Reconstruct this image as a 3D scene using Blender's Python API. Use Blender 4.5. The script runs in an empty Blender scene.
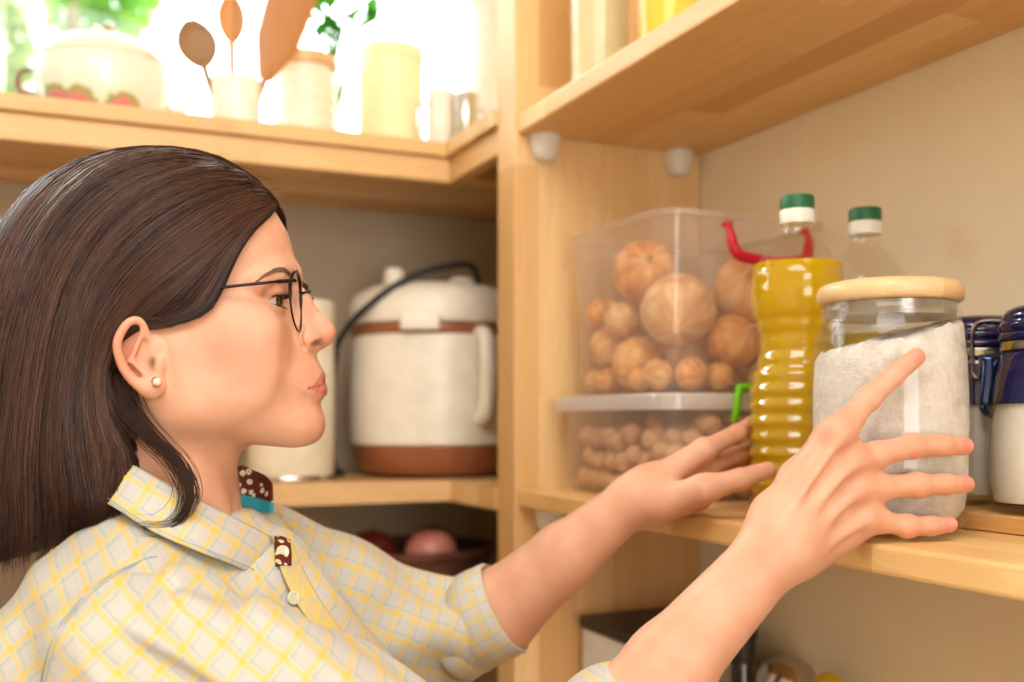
import bpy, math, random
import numpy as np
rng = np.random.default_rng(7); random.seed(7)
FPX, HOR, CZ = 1050.0, 418.0, 1.45          # focal length in pixels, horizon row, eye height of the camera
CC, SS = 0.9137, 0.4064                     # the camera is yawed about 24 degrees in the room
col = bpy.context.scene.collection
A = np.array

def c2r(P):                                  # camera-aligned metres -> room metres
    P = np.atleast_2d(np.asarray(P, float))
    return np.stack([CC*P[:,0]+SS*P[:,1], -SS*P[:,0]+CC*P[:,1], P[:,2]+CZ], 1)
def pt(px, py, Y): return A([(px-512)/FPX*Y, Y, (HOR-py)/FPX*Y])
def on_v(px, V):                             # room U on the line of sight of column px at room depth V
    r = (px-512)/FPX; return V*(r*CC+SS)/(CC-r*SS)
def on_u(px, U):
    r = (px-512)/FPX; return U*(CC-r*SS)/(r*CC+SS)
def depth(U, V): return SS*U+CC*V
def zed(py, U, V): return CZ+(HOR-py)/FPX*depth(U, V)

# ---------------------------------------------------------------- object helpers
def mesh(name, V, F, mat=None, parent=None, smooth=True, attrs=None, org=None):
    V = np.asarray(V, float)
    if parent is not None: o0 = A(parent['_w'])
    else: o0 = A(org, dtype=float) if org is not None else A([V[:,0].mean(), V[:,1].mean(), V[:,2].min()])
    me = bpy.data.meshes.new(name)
    me.from_pydata((V-o0).tolist(), [], F.tolist() if isinstance(F, np.ndarray) else F)
    if smooth is True: me.polygons.foreach_set('use_smooth', [True]*len(me.polygons))
    elif smooth: me.polygons.foreach_set('use_smooth', [True]*len(me.polygons)); me.set_sharp_from_angle(angle=math.radians(smooth))
    if attrs:
        for k, v in attrs.items():
            v = np.asarray(v, float)
            if v.ndim == 1:
                at = me.attributes.new(k, 'FLOAT', 'POINT'); at.data.foreach_set('value', v)
            else:
                at = me.attributes.new(k, 'FLOAT_VECTOR', 'POINT'); at.data.foreach_set('vector', v.ravel())
    me.update()
    o = bpy.data.objects.new(name, me); col.objects.link(o)
    if mat: me.materials.append(mat)
    if parent is not None: o.parent = parent
    else: o.location = o0
    o['_w'] = [float(q) for q in o0]
    return o
def tag(o, label=None, cat=None, group=None, kind=None):
    if label: o['label'] = label
    if cat: o['category'] = cat
    if group: o['group'] = group
    if kind: o['kind'] = kind
    return o
def thing(name, loc, label, cat, group=None):
    o = bpy.data.objects.new(name, None); col.objects.link(o); o.location = loc; o.empty_display_size = .05
    o['_w'] = [float(c) for c in loc]
    return tag(o, label, cat, group)
def dup(o, loc, label=None, rot=None, scale=None):
    kids = [c for c in bpy.data.objects if c.parent == o]
    r = o.copy(); col.objects.link(r); r.location = loc; r['_w'] = [float(c) for c in loc]
    if rot is not None: r.rotation_euler = rot
    if scale is not None: r.scale = scale
    if label: r['label'] = label
    for c in kids:
        k = c.copy(); col.objects.link(k); k.parent = r
    return r

class MB:                                    # collects shapes for ONE mesh
    def __init__(s): s.V = []; s.F = []; s.n = 0
    def add(s, V, F):
        V = np.asarray(V, float)
        s.V.append(V); s.F += [[i+s.n for i in f] for f in F]; s.n += len(V); return s
    def box(s, x0, x1, y0, y1, z0, z1, b=.0):
        if b <= 0:
            V = [(x, y, z) for z in (z0, z1) for y in (y0, y1) for x in (x0, x1)]
            return s.add(V, [[0,2,3,1],[4,5,7,6],[0,1,5,4],[2,6,7,3],[0,4,6,2],[1,3,7,5]])
        import bmesh
        bm = bmesh.new(); bmesh.ops.create_cube(bm, size=1)
        for v in bm.verts: v.co = ((x0+x1)/2+v.co.x*(x1-x0), (y0+y1)/2+v.co.y*(y1-y0), (z0+z1)/2+v.co.z*(z1-z0))
        bmesh.ops.bevel(bm, geom=bm.edges[:], offset=b, segments=2, profile=.6, affect='EDGES')
        bm.verts.ensure_lookup_table()
        V = [tuple(v.co) for v in bm.verts]; F = [[v.index for v in f.verts] for f in bm.faces]; bm.free()
        return s.add(V, F)
    def lathe(s, prof, c=(0,0,0), n=48, sx=1, sy=1, cap0=True, cap1=True):
        prof = np.asarray(prof, float); m = len(prof); a = np.arange(n)*2*np.pi/n
        V = np.stack([c[0]+sx*prof[:,0,None]*np.cos(a), c[1]+sy*prof[:,0,None]*np.sin(a), c[2]+np.repeat(prof[:,1,None], n, 1)], 2).reshape(-1,3)
        F = [[i*n+j, i*n+(j+1)%n, (i+1)*n+(j+1)%n, (i+1)*n+j] for i in range(m-1) for j in range(n)]
        if cap0: F.append([j for j in range(n)][::-1])
        if cap1: F.append([(m-1)*n+j for j in range(n)])
        return s.add(V, F)
    def tube(s, pts, r, n=8, closed=False):
        pts = np.asarray(pts, float); m = len(pts); r = np.broadcast_to(np.asarray(r, float), (m,))
        if closed: t = np.roll(pts, -1, 0)-np.roll(pts, 1, 0)
        else: t = np.gradient(pts, axis=0)
        t /= np.linalg.norm(t, axis=1)[:,None]+1e-12
        u = A([0,0,1.]) if abs(t[0,2]) < .9 else A([1.,0,0]); fr = []
        for k in range(m):
            u = u-t[k]*np.dot(u, t[k]); u /= np.linalg.norm(u)+1e-12; fr.append((u.copy(), np.cross(t[k], u)))
        a = np.arange(n)*2*np.pi/n
        V = np.concatenate([pts[k]+r[k]*(np.cos(a)[:,None]*fr[k][0]+np.sin(a)[:,None]*fr[k][1]) for k in range(m)])
        F = [[i*n+j, i*n+(j+1)%n, ((i+1)%m)*n+(j+1)%n, ((i+1)%m)*n+j] for i in range(m if closed else m-1) for j in range(n)]
        if not closed: F += [[j for j in range(n)][::-1], [(m-1)*n+j for j in range(n)]]
        return s.add(V, F)
    def ball(s, c, r, n=24, m=14):
        r = np.broadcast_to(np.asarray(r, float), (3,)); V = [(c[0], c[1], c[2]-r[2])]
        for i in range(1, m):
            f = -np.pi/2+np.pi*i/m
            for j in range(n): V.append((c[0]+r[0]*np.cos(f)*np.cos(2*np.pi*j/n), c[1]+r[1]*np.cos(f)*np.sin(2*np.pi*j/n), c[2]+r[2]*np.sin(f)))
        V.append((c[0], c[1], c[2]+r[2])); L = len(V)-1
        F = [[0, 1+(j+1)%n, 1+j] for j in range(n)]
        F += [[1+i*n+j, 1+i*n+(j+1)%n, 1+(i+1)*n+(j+1)%n, 1+(i+1)*n+j] for i in range(m-2) for j in range(n)]
        F += [[1+(m-2)*n+j, 1+(m-2)*n+(j+1)%n, L] for j in range(n)]
        return s.add(V, F)
    def grid(s, G):                          # G: (a, b, 3) points
        a, b = G.shape[:2]
        F = [[i*b+j, i*b+j+1, (i+1)*b+j+1, (i+1)*b+j] for i in range(a-1) for j in range(b-1)]
        return s.add(G.reshape(-1,3), F)
    def verts(s): return np.concatenate(s.V)
    def build(s, name, mat, parent=None, smooth=40, **k): return mesh(name, s.verts(), s.F, mat, parent, smooth, **k)
def spline(P, n, closed=False):
    P = np.asarray(P, float); m = len(P)
    if closed: Q = np.concatenate([P[-1:], P, P[:2]]); t = np.linspace(0, m, n, endpoint=False)
    else: Q = np.concatenate([2*P[:1]-P[1:2], P, 2*P[-1:]-P[-2:-1]]); t = np.linspace(0, m-1, n)
    i = np.minimum(t.astype(int), (m if closed else m-1)-1); f = (t-i)[:,None]
    p0, p1, p2, p3 = Q[i], Q[i+1], Q[i+2], Q[i+3]
    return .5*(2*p1+(p2-p0)*f+(2*p0-5*p1+4*p2-p3)*f**2+(3*p1-p0-3*p2+p3)*f**3)
def solidify(o, t, off=0):
    m = o.modifiers.new('thick', 'SOLIDIFY'); m.thickness = t; m.offset = off; return o

# ---------------------------------------------------------------- signed distance modelling
def nrm(v): return np.sqrt((v*v).sum(-1))
def cap(P, a, b, ra, rb=None):
    rb = ra if rb is None else rb; a = A(a, dtype=float); ba = A(b, dtype=float)-a
    pa = P-a; t = np.clip((pa@ba)/(ba@ba+1e-12), 0, 1)
    return nrm(pa-t[:,None]*ba)-(ra+(rb-ra)*t)
def ell(P, c, r, R=None):
    p = P-A(c, dtype=float)
    if R is not None: p = p@R
    r = A(r, dtype=float); k0 = nrm(p/r); k1 = nrm(p/r**2)+1e-9
    return k0*(k0-1)/k1
def smin(a, b, k): h = np.clip(.5+.5*(b-a)/k, 0, 1); return b+(a-b)*h-k*h*(1-h)
def smax(a, b, k): return -smin(-a, -b, k)
def roty(d):                                 # columns are the local axes after a turn in the x-z plane
    c, s = math.cos(math.radians(d)), math.sin(math.radians(d)); return A([[c,0,-s],[0,1,0],[s,0,c]])
def chain(P, pts, rs, k=.004):
    d = cap(P, pts[0], pts[1], rs[0], rs[1])
    for i in range(1, len(pts)-1): d = smin(d, cap(P, pts[i], pts[i+1], rs[i], rs[i+1]), k)
    return d
def group(P, c, R, f, d=None, k=0):          # evaluates f only near its own bounding ball
    dist = nrm(P-A(c))-R; m = dist < .03; v = np.maximum(dist, .02)
    if m.any(): v[m] = f(P[m])
    if d is None: return v
    return smin(d, v, k) if k else np.minimum(d, v)

def polygonize(f, lo, hi, h, B=8, refine=2):
    lo = A(lo, dtype=float); hi = A(hi, dtype=float); nb = np.ceil((hi-lo)/(h*B)).astype(int)
    I = np.stack(np.meshgrid(*[np.arange(n) for n in nb], indexing='ij'), -1).reshape(-1,3)
    d = np.concatenate([f(lo+(c+.5)*B*h) for c in np.array_split(I, max(1, len(I)//200000))])
    I = I[np.abs(d) < B*h*1.35]
    off = np.stack(np.meshgrid(*[np.arange(B+1)]*3, indexing='ij'), -1).reshape(-1,3)
    cells = []; cpos = []; quads = []
    S = (nb*B+2).astype(np.int64)
    key = lambda g: (g[...,0]*S[1]+g[...,1])*S[2]+g[...,2]
    for blk in np.array_split(I, max(1, len(I)//400)):
        L = (blk[:,None]*B+off).astype(np.int64)
        v = f((lo+L.reshape(-1,3)*h)).reshape(len(blk), B+1, B+1, B+1)
        s = v < 0; base = blk*B
        acc = np.zeros((len(blk), B, B, B, 3)); cnt = np.zeros((len(blk), B, B, B))
        for ax in range(3):
            for p in (0,1):
                for q in (0,1):
                    sl0 = [slice(0,B)]*3; o2 = [a for a in range(3) if a != ax]
                    sl0[o2[0]] = slice(p, B+p); sl0[o2[1]] = slice(q, B+q); sl1 = list(sl0); sl1[ax] = slice(1, B+1)
                    a = v[(slice(None),*sl0)]; b = v[(slice(None),*sl1)]; m = (a < 0) != (b < 0)
                    t = np.where(m, a/(a-b+1e-30), 0); e = np.zeros(a.shape+(3,))
                    e[...,ax] = t; e[...,o2[0]] = p; e[...,o2[1]] = q
                    acc += e*m[...,None]; cnt += m
        m = cnt > 0; n, i, j, k = np.nonzero(m)
        g = base[n]+np.stack([i,j,k], 1)
        cells.append(key(g.astype(np.int64))); cpos.append(lo+(g+acc[m]/cnt[m][:,None])*h)
        for ax in range(3):
            sl = [slice(0,B)]*3; sl[ax] = slice(1, B+1)
            a = s[:, :B, :B, :B]; b = s[(slice(None),*sl)]
            n, i, j, k = np.nonzero(a != b)
            g = base[n]+np.stack([i,j,k], 1).astype(np.int64)
            e1 = np.zeros(3, int); e2 = np.zeros(3, int); e1[(ax+1)%3] = 1; e2[(ax+2)%3] = 1
            q = np.stack([key(g-e1-e2), key(g-e2), key(g), key(g-e1)], 1)
            fl = ~a[n,i,j,k]; q[fl] = q[fl][:, ::-1]; quads.append(q)
    cells = np.concatenate(cells); cpos = np.concatenate(cpos); quads = np.concatenate(quads)
    o = np.argsort(cells); cells = cells[o]; V = cpos[o]
    idx = np.searchsorted(cells, quads); idx[idx >= len(cells)] = 0
    F = idx[(cells[idx] == quads).all(1)]
    for _ in range(refine):
        d0 = f(V); e = h*.3; g = np.stack([f(V+A([e,0,0]))-d0, f(V+A([0,e,0]))-d0, f(V+A([0,0,e]))-d0], 1)/e
        gn = (g*g).sum(1)+1e-6; st = -(d0/gn)[:,None]*g; l = nrm(st)[:,None]; st *= np.minimum(1, .7*h/(l+1e-9)); V = V+st
    return V, F

# ---------------------------------------------------------------- materials
def srgb(r, g, b):
    f = lambda c: (c/255/12.92) if c <= 10 else ((c/255+.055)/1.055)**2.4
    return (f(r), f(g), f(b), 1)
class NT:
    def __init__(s, name):
        s.m = bpy.data.materials.new(name); s.m.use_nodes = True; s.t = s.m.node_tree; s.t.nodes.clear()
        s.out = s.n('ShaderNodeOutputMaterial')
    def n(s, typ, **k):
        x = s.t.nodes.new(typ)
        for a, b in k.items():
            if a in ('op',): x.operation = b
            elif hasattr(x, a) and a not in x.inputs: setattr(x, a, b)
        return x
    def L(s, a, b): s.t.links.new(a, b)
    def val(s, x, sock):
        if isinstance(x, bpy.types.NodeSocket): s.L(x, sock)
        elif x is not None: sock.default_value = x
    def math(s, op, a, b=None, c=None, clamp=False):
        x = s.n('ShaderNodeMath'); x.operation = op; x.use_clamp = clamp
        s.val(a, x.inputs[0]); s.val(b, x.inputs[1]); s.val(c, x.inputs[2]); return x.outputs[0]
    def mix(s, f, a, b, blend='MIX'):
        x = s.n('ShaderNodeMix'); x.data_type = 'RGBA'; x.blend_type = blend
        s.val(f, x.inputs[0]); s.val(a, x.inputs[6]); s.val(b, x.inputs[7]); return x.outputs[2]
    def noise(s, vec, scale, detail=3, rough=.5, dist=0):
        x = s.n('ShaderNodeTexNoise'); s.val(vec, x.inputs['Vector']); x.inputs['Scale'].default_value = scale
        x.inputs['Detail'].default_value = detail; x.inputs['Roughness'].default_value = rough; x.inputs['Distortion'].default_value = dist
        return x.outputs[0]
    def ramp(s, f, stops, interp='LINEAR'):
        x = s.n('ShaderNodeValToRGB'); s.val(f, x.inputs[0]); cr = x.color_ramp; cr.interpolation = interp
        while len(cr.elements) < len(stops): cr.elements.new(.5)
        for e, (p, c) in zip(cr.elements, stops): e.position = p; e.color = c if hasattr(c, '__len__') else (c, c, c, 1)
        return x.outputs[0]
    def obj(s, scale=(1,1,1)):
        tc = s.n('ShaderNodeTexCoord'); mp = s.n('ShaderNodeMapping'); s.L(tc.outputs['Object'], mp.inputs[0]); mp.inputs['Scale'].default_value = scale
        return mp.outputs[0]
    def attr(s, name, out='Fac'):
        x = s.n('ShaderNodeAttribute'); x.attribute_name = name; return x.outputs[out]
    def bump(s, h, st, dist=.001):
        x = s.n('ShaderNodeBump'); s.val(h, x.inputs['Height']); x.inputs['Strength'].default_value = st; x.inputs['Distance'].default_value = dist; return x.outputs[0]
    def bsdf(s, color, rough=.5, metal=0, spec=.5, normal=None, **k):
        p = s.n('ShaderNodeBsdfPrincipled'); s.val(color, p.inputs['Base Color']); s.val(rough, p.inputs['Roughness'])
        p.inputs['Metallic'].default_value = metal; p.inputs['Specular IOR Level'].default_value = spec
        if normal is not None: s.L(normal, p.inputs['Normal'])
        for a, b in k.items(): s.val(b, p.inputs[a.replace('_', ' ')])
        return p.outputs[0]
    def done(s, sh): s.L(sh, s.out.inputs[0]); return s.m
def plain(name, c, rough=.5, metal=0, spec=.5, var=.06, **k):
    t = NT(name); n = t.noise(t.obj(), 30, 4)
    dark = tuple(x*(1-var) for x in c[:3])+(1,); lite = tuple(min(1, x*(1+var)) for x in c[:3])+(1,)
    return t.done(t.bsdf(t.ramp(n, [(.3, dark), (.7, lite)]), rough, metal, spec, **k))
def pine(name, axis, wide, base=srgb(226,182,122), lo=srgb(200,148,88), hi=srgb(240,206,152), stave=.055, gloss=.4):
    # glued staves: 'axis' is the direction of the grain, 'wide' the direction across the staves
    t = NT(name); tc = t.n('ShaderNodeTexCoord'); sep = t.n('ShaderNodeSeparateXYZ'); t.L(tc.outputs['Object'], sep.inputs[0])
    a, w = sep.outputs[axis], sep.outputs[wide]; o = sep.outputs[3-axis-wide]
    row = t.math('FLOOR', t.math('DIVIDE', w, stave))
    sh = t.math('FRACT', t.math('MULTIPLY', t.math('SINE', t.math('MULTIPLY', row, 91.7)), 43.5))
    al = t.math('ADD', t.math('DIVIDE', a, .55), t.math('MULTIPLY', sh, 7))
    piece = t.math('FLOOR', al)
    idn = t.math('FRACT', t.math('MULTIPLY', t.math('SINE', t.math('ADD', t.math('MULTIPLY', row, 12.98), t.math('MULTIPLY', piece, 78.2))), 437.5))
    cb = t.n('ShaderNodeCombineXYZ'); t.L(t.math('MULTIPLY', a, 1.6), cb.inputs[0]); t.L(t.math('ADD', t.math('MULTIPLY', w, 26), t.math('MULTIPLY', idn, 40)), cb.inputs[1]); t.L(t.math('MULTIPLY', o, 26), cb.inputs[2])
    g1 = t.noise(cb.outputs[0], 1.6, 3, .55, .6); cb2 = t.n('ShaderNodeCombineXYZ')
    t.L(t.math('MULTIPLY', a, 9), cb2.inputs[0]); t.L(t.math('MULTIPLY', w, 420), cb2.inputs[1]); t.L(t.math('MULTIPLY', o, 420), cb2.inputs[2])
    g2 = t.noise(cb2.outputs[0], 1, 2)
    rings = t.math('FRACT', t.math('MULTIPLY', g1, 7))
    c = t.ramp(t.math('ADD', t.math('MULTIPLY', idn, .8), t.math('MULTIPLY', g1, .3)), [(.12, lo), (.55, base), (.95, hi)])
    c = t.mix(t.math('MULTIPLY', rings, .30), c, lo); c = t.mix(t.math('MULTIPLY', g2, .22), c, hi)
    return t.done(t.bsdf(c, gloss, 0, .4, t.bump(g2, .15, .0006)))
def glassy(name, tint, refl=.1, edge=.55, rough=.03, haze=0, hazec=(1,1,1,1), gcol=(1,1,1,1)):
    # thin clear sheet: passes light, mirrors more at grazing angles
    t = NT(name); lw = t.n('ShaderNodeLayerWeight'); lw.inputs[0].default_value = .35
    f = t.math('ADD', refl, t.math('MULTIPLY', t.math('POWER', lw.outputs['Facing'], 2.2), edge), clamp=True)
    tr = t.n('ShaderNodeBsdfTransparent'); tr.inputs[0].default_value = tint
    gl = t.n('ShaderNodeBsdfGlossy'); gl.inputs[0].default_value = gcol; gl.inputs[1].default_value = rough
    base = tr.outputs[0]
    if haze:
        df = t.n('ShaderNodeBsdfDiffuse'); df.inputs[0].default_value = hazec
        tl = t.n('ShaderNodeBsdfTranslucent'); tl.inputs[0].default_value = hazec
        m1 = t.n('ShaderNodeMixShader'); m1.inputs[0].default_value = .5; t.L(df.outputs[0], m1.inputs[1]); t.L(tl.outputs[0], m1.inputs[2])
        m2 = t.n('ShaderNodeMixShader'); m2.inputs[0].default_value = haze; t.L(base, m2.inputs[1]); t.L(m1.outputs[0], m2.inputs[2]); base = m2.outputs[0]
    m = t.n('ShaderNodeMixShader'); t.L(f, m.inputs[0]); t.L(base, m.inputs[1]); t.L(gl.outputs[0], m.inputs[2])
    return t.done(m.outputs[0])
def skin():
    t = NT('skin'); red = t.attr('red'); lip = t.attr('lip'); nail = t.attr('nail'); ear = t.attr('dark')  # dark attribute: painted shade in nostril, ear and mouth hollows, plus eye liner
    n1 = t.noise(t.obj(), 38, 3); n2 = t.noise(t.obj(), 900, 2)
    c = t.ramp(n1, [(.3, srgb(209,154,124)), (.7, srgb(220,167,138))])
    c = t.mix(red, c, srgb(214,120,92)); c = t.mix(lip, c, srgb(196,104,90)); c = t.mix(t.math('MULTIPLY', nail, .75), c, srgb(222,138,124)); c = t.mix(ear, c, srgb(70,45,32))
    fr = t.n('ShaderNodeTexVoronoi'); t.L(t.obj(), fr.inputs[0]); fr.inputs['Scale'].default_value = 95
    fk = t.ramp(fr.outputs['Distance'], [(.0, 1), (.10, 0)]); c = t.mix(t.math('MULTIPLY', fk, .16), c, srgb(150,90,62))
    return t.done(t.bsdf(c, t.math('SUBTRACT', .5, t.math('MULTIPLY', t.math('ADD', lip, nail), .16)), 0, .42, t.bump(n2, .12, .0004),
        Subsurface_Weight=.18, Subsurface_Radius=(.9,.35,.2), Subsurface_Scale=.008))
def plaid(name, per=.019, warm=0):
    t = NT(name); a = t.n('ShaderNodeAttribute'); a.attribute_name = 'plaid'; sp = t.n('ShaderNodeSeparateXYZ'); t.L(a.outputs['Vector'], sp.inputs[0])
    W = .5; yel = srgb(214,187,86); bl = srgb(152,172,172)
    c = srgb(206,180,116) if warm else srgb(193,188,181)
    nz = t.noise(t.obj(), 60, 2); facs = []; blues = []
    for ax in (0, 1):
        f = t.math('FRACT', t.math('ADD', t.math('DIVIDE', sp.outputs[ax], per), t.math('MULTIPLY', nz, .22)))
        facs.append(t.ramp(f, [(0, .05), (.06, .9), (.13, 1), (.20, .9), (.30, .05), (.6, 0), (.95, 0), (1, .05)]))
        blues.append(t.ramp(f, [(0, 0), (.31, 0), (.34, 1), (.42, .55), (.46, 0), (.80, 0), (.84, .45), (.88, 0), (1, 0)]))
    weave = t.noise(t.obj(), 2600, 1)
    for b in blues: c = t.mix(t.math('MULTIPLY', b, .6), c, bl)
    for f in facs: c = t.mix(t.math('MULTIPLY', f, .68), c, yel)
    c = t.mix(t.math('MULTIPLY', t.math('MULTIPLY', facs[0], facs[1]), .6), c, srgb(228,184,44))
    c = t.mix(t.math('MULTIPLY', weave, .1), c, srgb(230,228,220))
    return t.done(t.bsdf(c, .85, 0, .15, t.bump(weave, .2, .0005), Sheen_Weight=.15))
def floral():
    t = NT('floral_cotton'); v = t.n('ShaderNodeTexVoronoi'); v.feature = 'F1'; t.L(t.obj(), v.inputs[0]); v.inputs['Scale'].default_value = 125; v.inputs['Randomness'].default_value = .5
    d = v.outputs['Distance']; n = t.noise(t.obj(), 420, 1)
    pet = t.math('ADD', d, t.math('MULTIPLY', n, .34)); c = t.ramp(pet, [(0, srgb(222,214,180)), (.46, srgb(214,206,176)), (.52, srgb(98,42,26)), (1, srgb(84,34,22))], 'LINEAR')
    c = t.mix(t.ramp(d, [(0, 1), (.13, 1), (.17, 0)]), c, srgb(180,150,90))
    return t.done(t.bsdf(c, .8, 0, .2))
def salt_mat():
    t = NT('salt'); n = t.noise(t.obj(), 900, 3, .7); m = t.noise(t.obj(), 60, 6, .8)
    c = t.ramp(m, [(.34, srgb(224,214,203)), (.5, srgb(245,236,226)), (.62, srgb(253,247,239))])
    v = t.n('ShaderNodeTexVoronoi'); t.L(t.obj(), v.inputs[0]); v.inputs['Scale'].default_value = 160
    c = t.mix(t.math('MULTIPLY', t.ramp(v.outputs['Distance'], [(0, 1), (.14, 0)]), .22), c, srgb(150,135,125))
    return t.done(t.bsdf(c, .7, 0, .3, t.bump(t.math('ADD', n, t.math('MULTIPLY', m, 2)), .8, .003)))
def oil_mat():
    t = NT('sunflower_oil'); tr = t.n('ShaderNodeBsdfTransparent'); tr.inputs[0].default_value = (1,.84,.10,1)
    df = t.n('ShaderNodeBsdfDiffuse'); df.inputs[0].default_value = srgb(255,222,28); tl = t.n('ShaderNodeBsdfTranslucent'); tl.inputs[0].default_value = srgb(255,222,28)
    m1 = t.n('ShaderNodeMixShader'); m1.inputs[0].default_value = .6; t.L(df.outputs[0], m1.inputs[1]); t.L(tl.outputs[0], m1.inputs[2])
    m2 = t.n('ShaderNodeMixShader'); m2.inputs[0].default_value = .72; t.L(tr.outputs[0], m2.inputs[1]); t.L(m1.outputs[0], m2.inputs[2])
    lw = t.n('ShaderNodeLayerWeight'); lw.inputs[0].default_value = .3; gl = t.n('ShaderNodeBsdfGlossy'); gl.inputs[1].default_value = .08
    m = t.n('ShaderNodeMixShader'); t.L(t.math('MULTIPLY', lw.outputs['Fresnel'], .7), m.inputs[0]); t.L(m2.outputs[0], m.inputs[1]); t.L(gl.outputs[0], m.inputs[2])
    return t.done(m.outputs[0])
def hair_mat(name, dark, lite):
    t = NT(name); r = t.attr('rnd'); c = t.ramp(r, [(0, dark), (.6, tuple((a+b)/2 for a, b in zip(dark, lite))), (1, lite)])
    return t.done(t.bsdf(c, .44, 0, .28, Coat_Weight=.06, Coat_Roughness=.25))
MT = {}
def M_(n, f):
    if n not in MT: MT[n] = f()
    return MT[n]

BODY_H = .0015; HAIR_N = 10000
EXPO = 0.32; WORLD = 5.2; SUN = .9
FILL_LIGHTS = [('overhead_fill', (-.10, .05, 2.70), (0.1, .6, 1.4), 1.1, 1.1, 26, (1,.98,.95)),  # unseen soft overhead light, added to raise the room brightness
         ('front_fill', (.0, -3.0, 1.60), (.2, 1.0, 1.5), 1.9, 2.1, 62, (.98,.99,1))]  # fill added behind the camera for face and shelves; no window there

# ================================================================ the woman
YM = .86
def mid(px, py, s=0.): return A([(px-512)/1221, s, (HOR-py)/1221])            # on her midline plane
def sid(px, py, s): Y = YM-s; return A([(px-512)/FPX*Y, s, (HOR-py)/FPX*Y])    # a mirrored feature seen on the near side
PY  = A([160,175,190,206,232,255,269,283,295,310,330,345,366,382,398,407,419,430,438,444,452.])
PXF = A([190,215,250,270,285.5,291,293.5,294,294.5,299,302,305,310,312,311,310.5,313,312,306,297,283.])
PW  = A([.03,.044,.052,.057,.063,.067,.069,.069,.0685,.069,.0685,.067,.0635,.060,.056,.052,.044,.036,.028,.020,.010])
EYE = sid(283.5, 301, .0315)+A([-.012,0,0])
def f_head(P):
    Q = P.copy(); Q[:,1] = np.abs(P[:,1]-YM); x, s, z = Q.T
    d = ell(Q, mid(158,270), (.099,.071,.081))
    pyv = HOR-z*1221; xf = (np.interp(pyv, PY, PXF)-512)/1221; W = np.interp(pyv, PY, PW); xc = (195-512)/1221
    a = np.maximum(xf-xc, .02); dx = x-xc; a = np.where(dx > 0, a, .062); pe = np.interp(pyv, [200,330,440], [2.15,2.1,1.9])
    g = (np.abs(dx/a)**pe+np.abs(s/W)**pe)**(1/pe); fl = (g-1)*np.minimum(a, W)*.95
    fl = smax(fl, -(z-(HOR-440.5)/1221), .008); fl = smax(fl, z-(HOR-182)/1221, .02)
    d = smin(d, fl, .02)
    # jaw, chin, cheek bone
    gon = sid(192, 404, .050); d = smin(d, cap(Q, mid(295,423.5,.012), gon, .0135, .018), .026)
    d = smin(d, cap(Q, gon, sid(176, 350, .060), .017, .014), .02)
    d = smin(d, ell(Q, mid(302.5,422.5), (.0115,.016,.0112)), .012)
    d = smin(d, ell(Q, sid(243,332,.050), (.026,.0135,.016)), .026); d = smin(d, ell(Q, sid(232,375,.047), (.030,.012,.024)), .03)
    d = smin(d, ell(Q, mid(297,379), (.0195,.027,.021)), .014)
    # eye socket, brow
    d = smax(d, -ell(Q, EYE+A([.020,0,.0005]), (.0125,.020,.0105)), .010)
    d = smin(d, chain(Q, [mid(289.5,272,.010), sid(277,274,.030), sid(258,283,.052)], [.006,.006,.005], .01), .012)
    # nose
    n = chain(Q, [mid(296,292), mid(303,303), mid(311,314), mid(320,324.5), mid(325,331.5)], [.0062,.0056,.0062,.0075,.0088], .004)
    n = smin(n, ell(Q, mid(310,340.5,.0105), (.0105,.0068,.0080), roty(8)), .006)
    n = smin(n, cap(Q, mid(325.5,340.5), mid(312,349.5), .0046, .0046), .005)
    n = smin(n, cap(Q, mid(302,300,.004), mid(303,338,.008), .006, .010), .008)
    d = smin(d, n, .0065)
    d = smax(d, -chain(Q, [sid(303.5,327,.0145), sid(300.5,336,.0175), sid(303.0,346,.0160)], [.0004,.0009,.0006], .001), .0045)
    d = smax(d, -ell(Q, mid(320.5,344.6,.0120), (.0056,.0070,.0026), roty(24)), .0012)
    # lips
    co = sid(302.5, 389, .0235)
    up = chain(Q, [mid(317.5,376), mid(316.5,376,.006), mid(311,381.5,.014), co], [.0046,.0047,.0033,.0012], .003)
    lo = chain(Q, [mid(319.5,390.5), mid(318.5,390.3,.007), mid(313.5,389.7,.015), co], [.0056,.0054,.0042,.0014], .003)
    d = smin(d, up, .0045); dl = smin(d, lo, .0045); d = dl
    d = smax(d, -chain(Q, [mid(323.5,382.8), mid(319,383.5,.009), co+A([.003,-.001,0])], [.0009,.0009,.0007], .001), .0022)
    d = smax(d, -cap(Q, mid(320.5,354), mid(322.6,367), .0012, .0016), .004)
    # lids round the eyeball, with the slit cut open
    lid = nrm(Q-EYE)-.0136
    lid = smax(lid, -(x-EYE[0]+.002), .002)
    d = smin(d, lid, .004)
    sl = ell(Q, EYE+A([.0115,.000,-.0008]), (.0134,.0160,.0044), roty(10))
    d = smax(d, -sl, .0012)
    d = smax(d, -(nrm(Q-EYE)-.0118), .0006)
    # ear
    E = lambda px, py, Y: sid(px, py, YM-Y)
    e = ell(Q, E(141,350,.792), (.0155,.0055,.0275), roty(15))
    hel = spline([E(150,357,.786), E(147,334,.781), E(139,321,.777), E(127,324,.773), E(117.5,342,.771), E(121,362,.773), E(131,378,.777), E(143,388,.780)], 30)
    e = smin(e, chain(Q, hel, np.interp(np.arange(30), [0,6,20,29], [.0018,.0027,.0033,.0042]), .001), .0035)
    e = smin(e, ell(Q, E(153,386,.782), (.0085,.0045,.0095), roty(-25)), .006)
    e = smax(e, -ell(Q, E(143,356,.779), (.0078,.0056,.0112), roty(14)), .003)
    e = smax(e, -cap(Q, E(133,332,.776), E(125,352,.776), .0022, .0022), .003)
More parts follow.
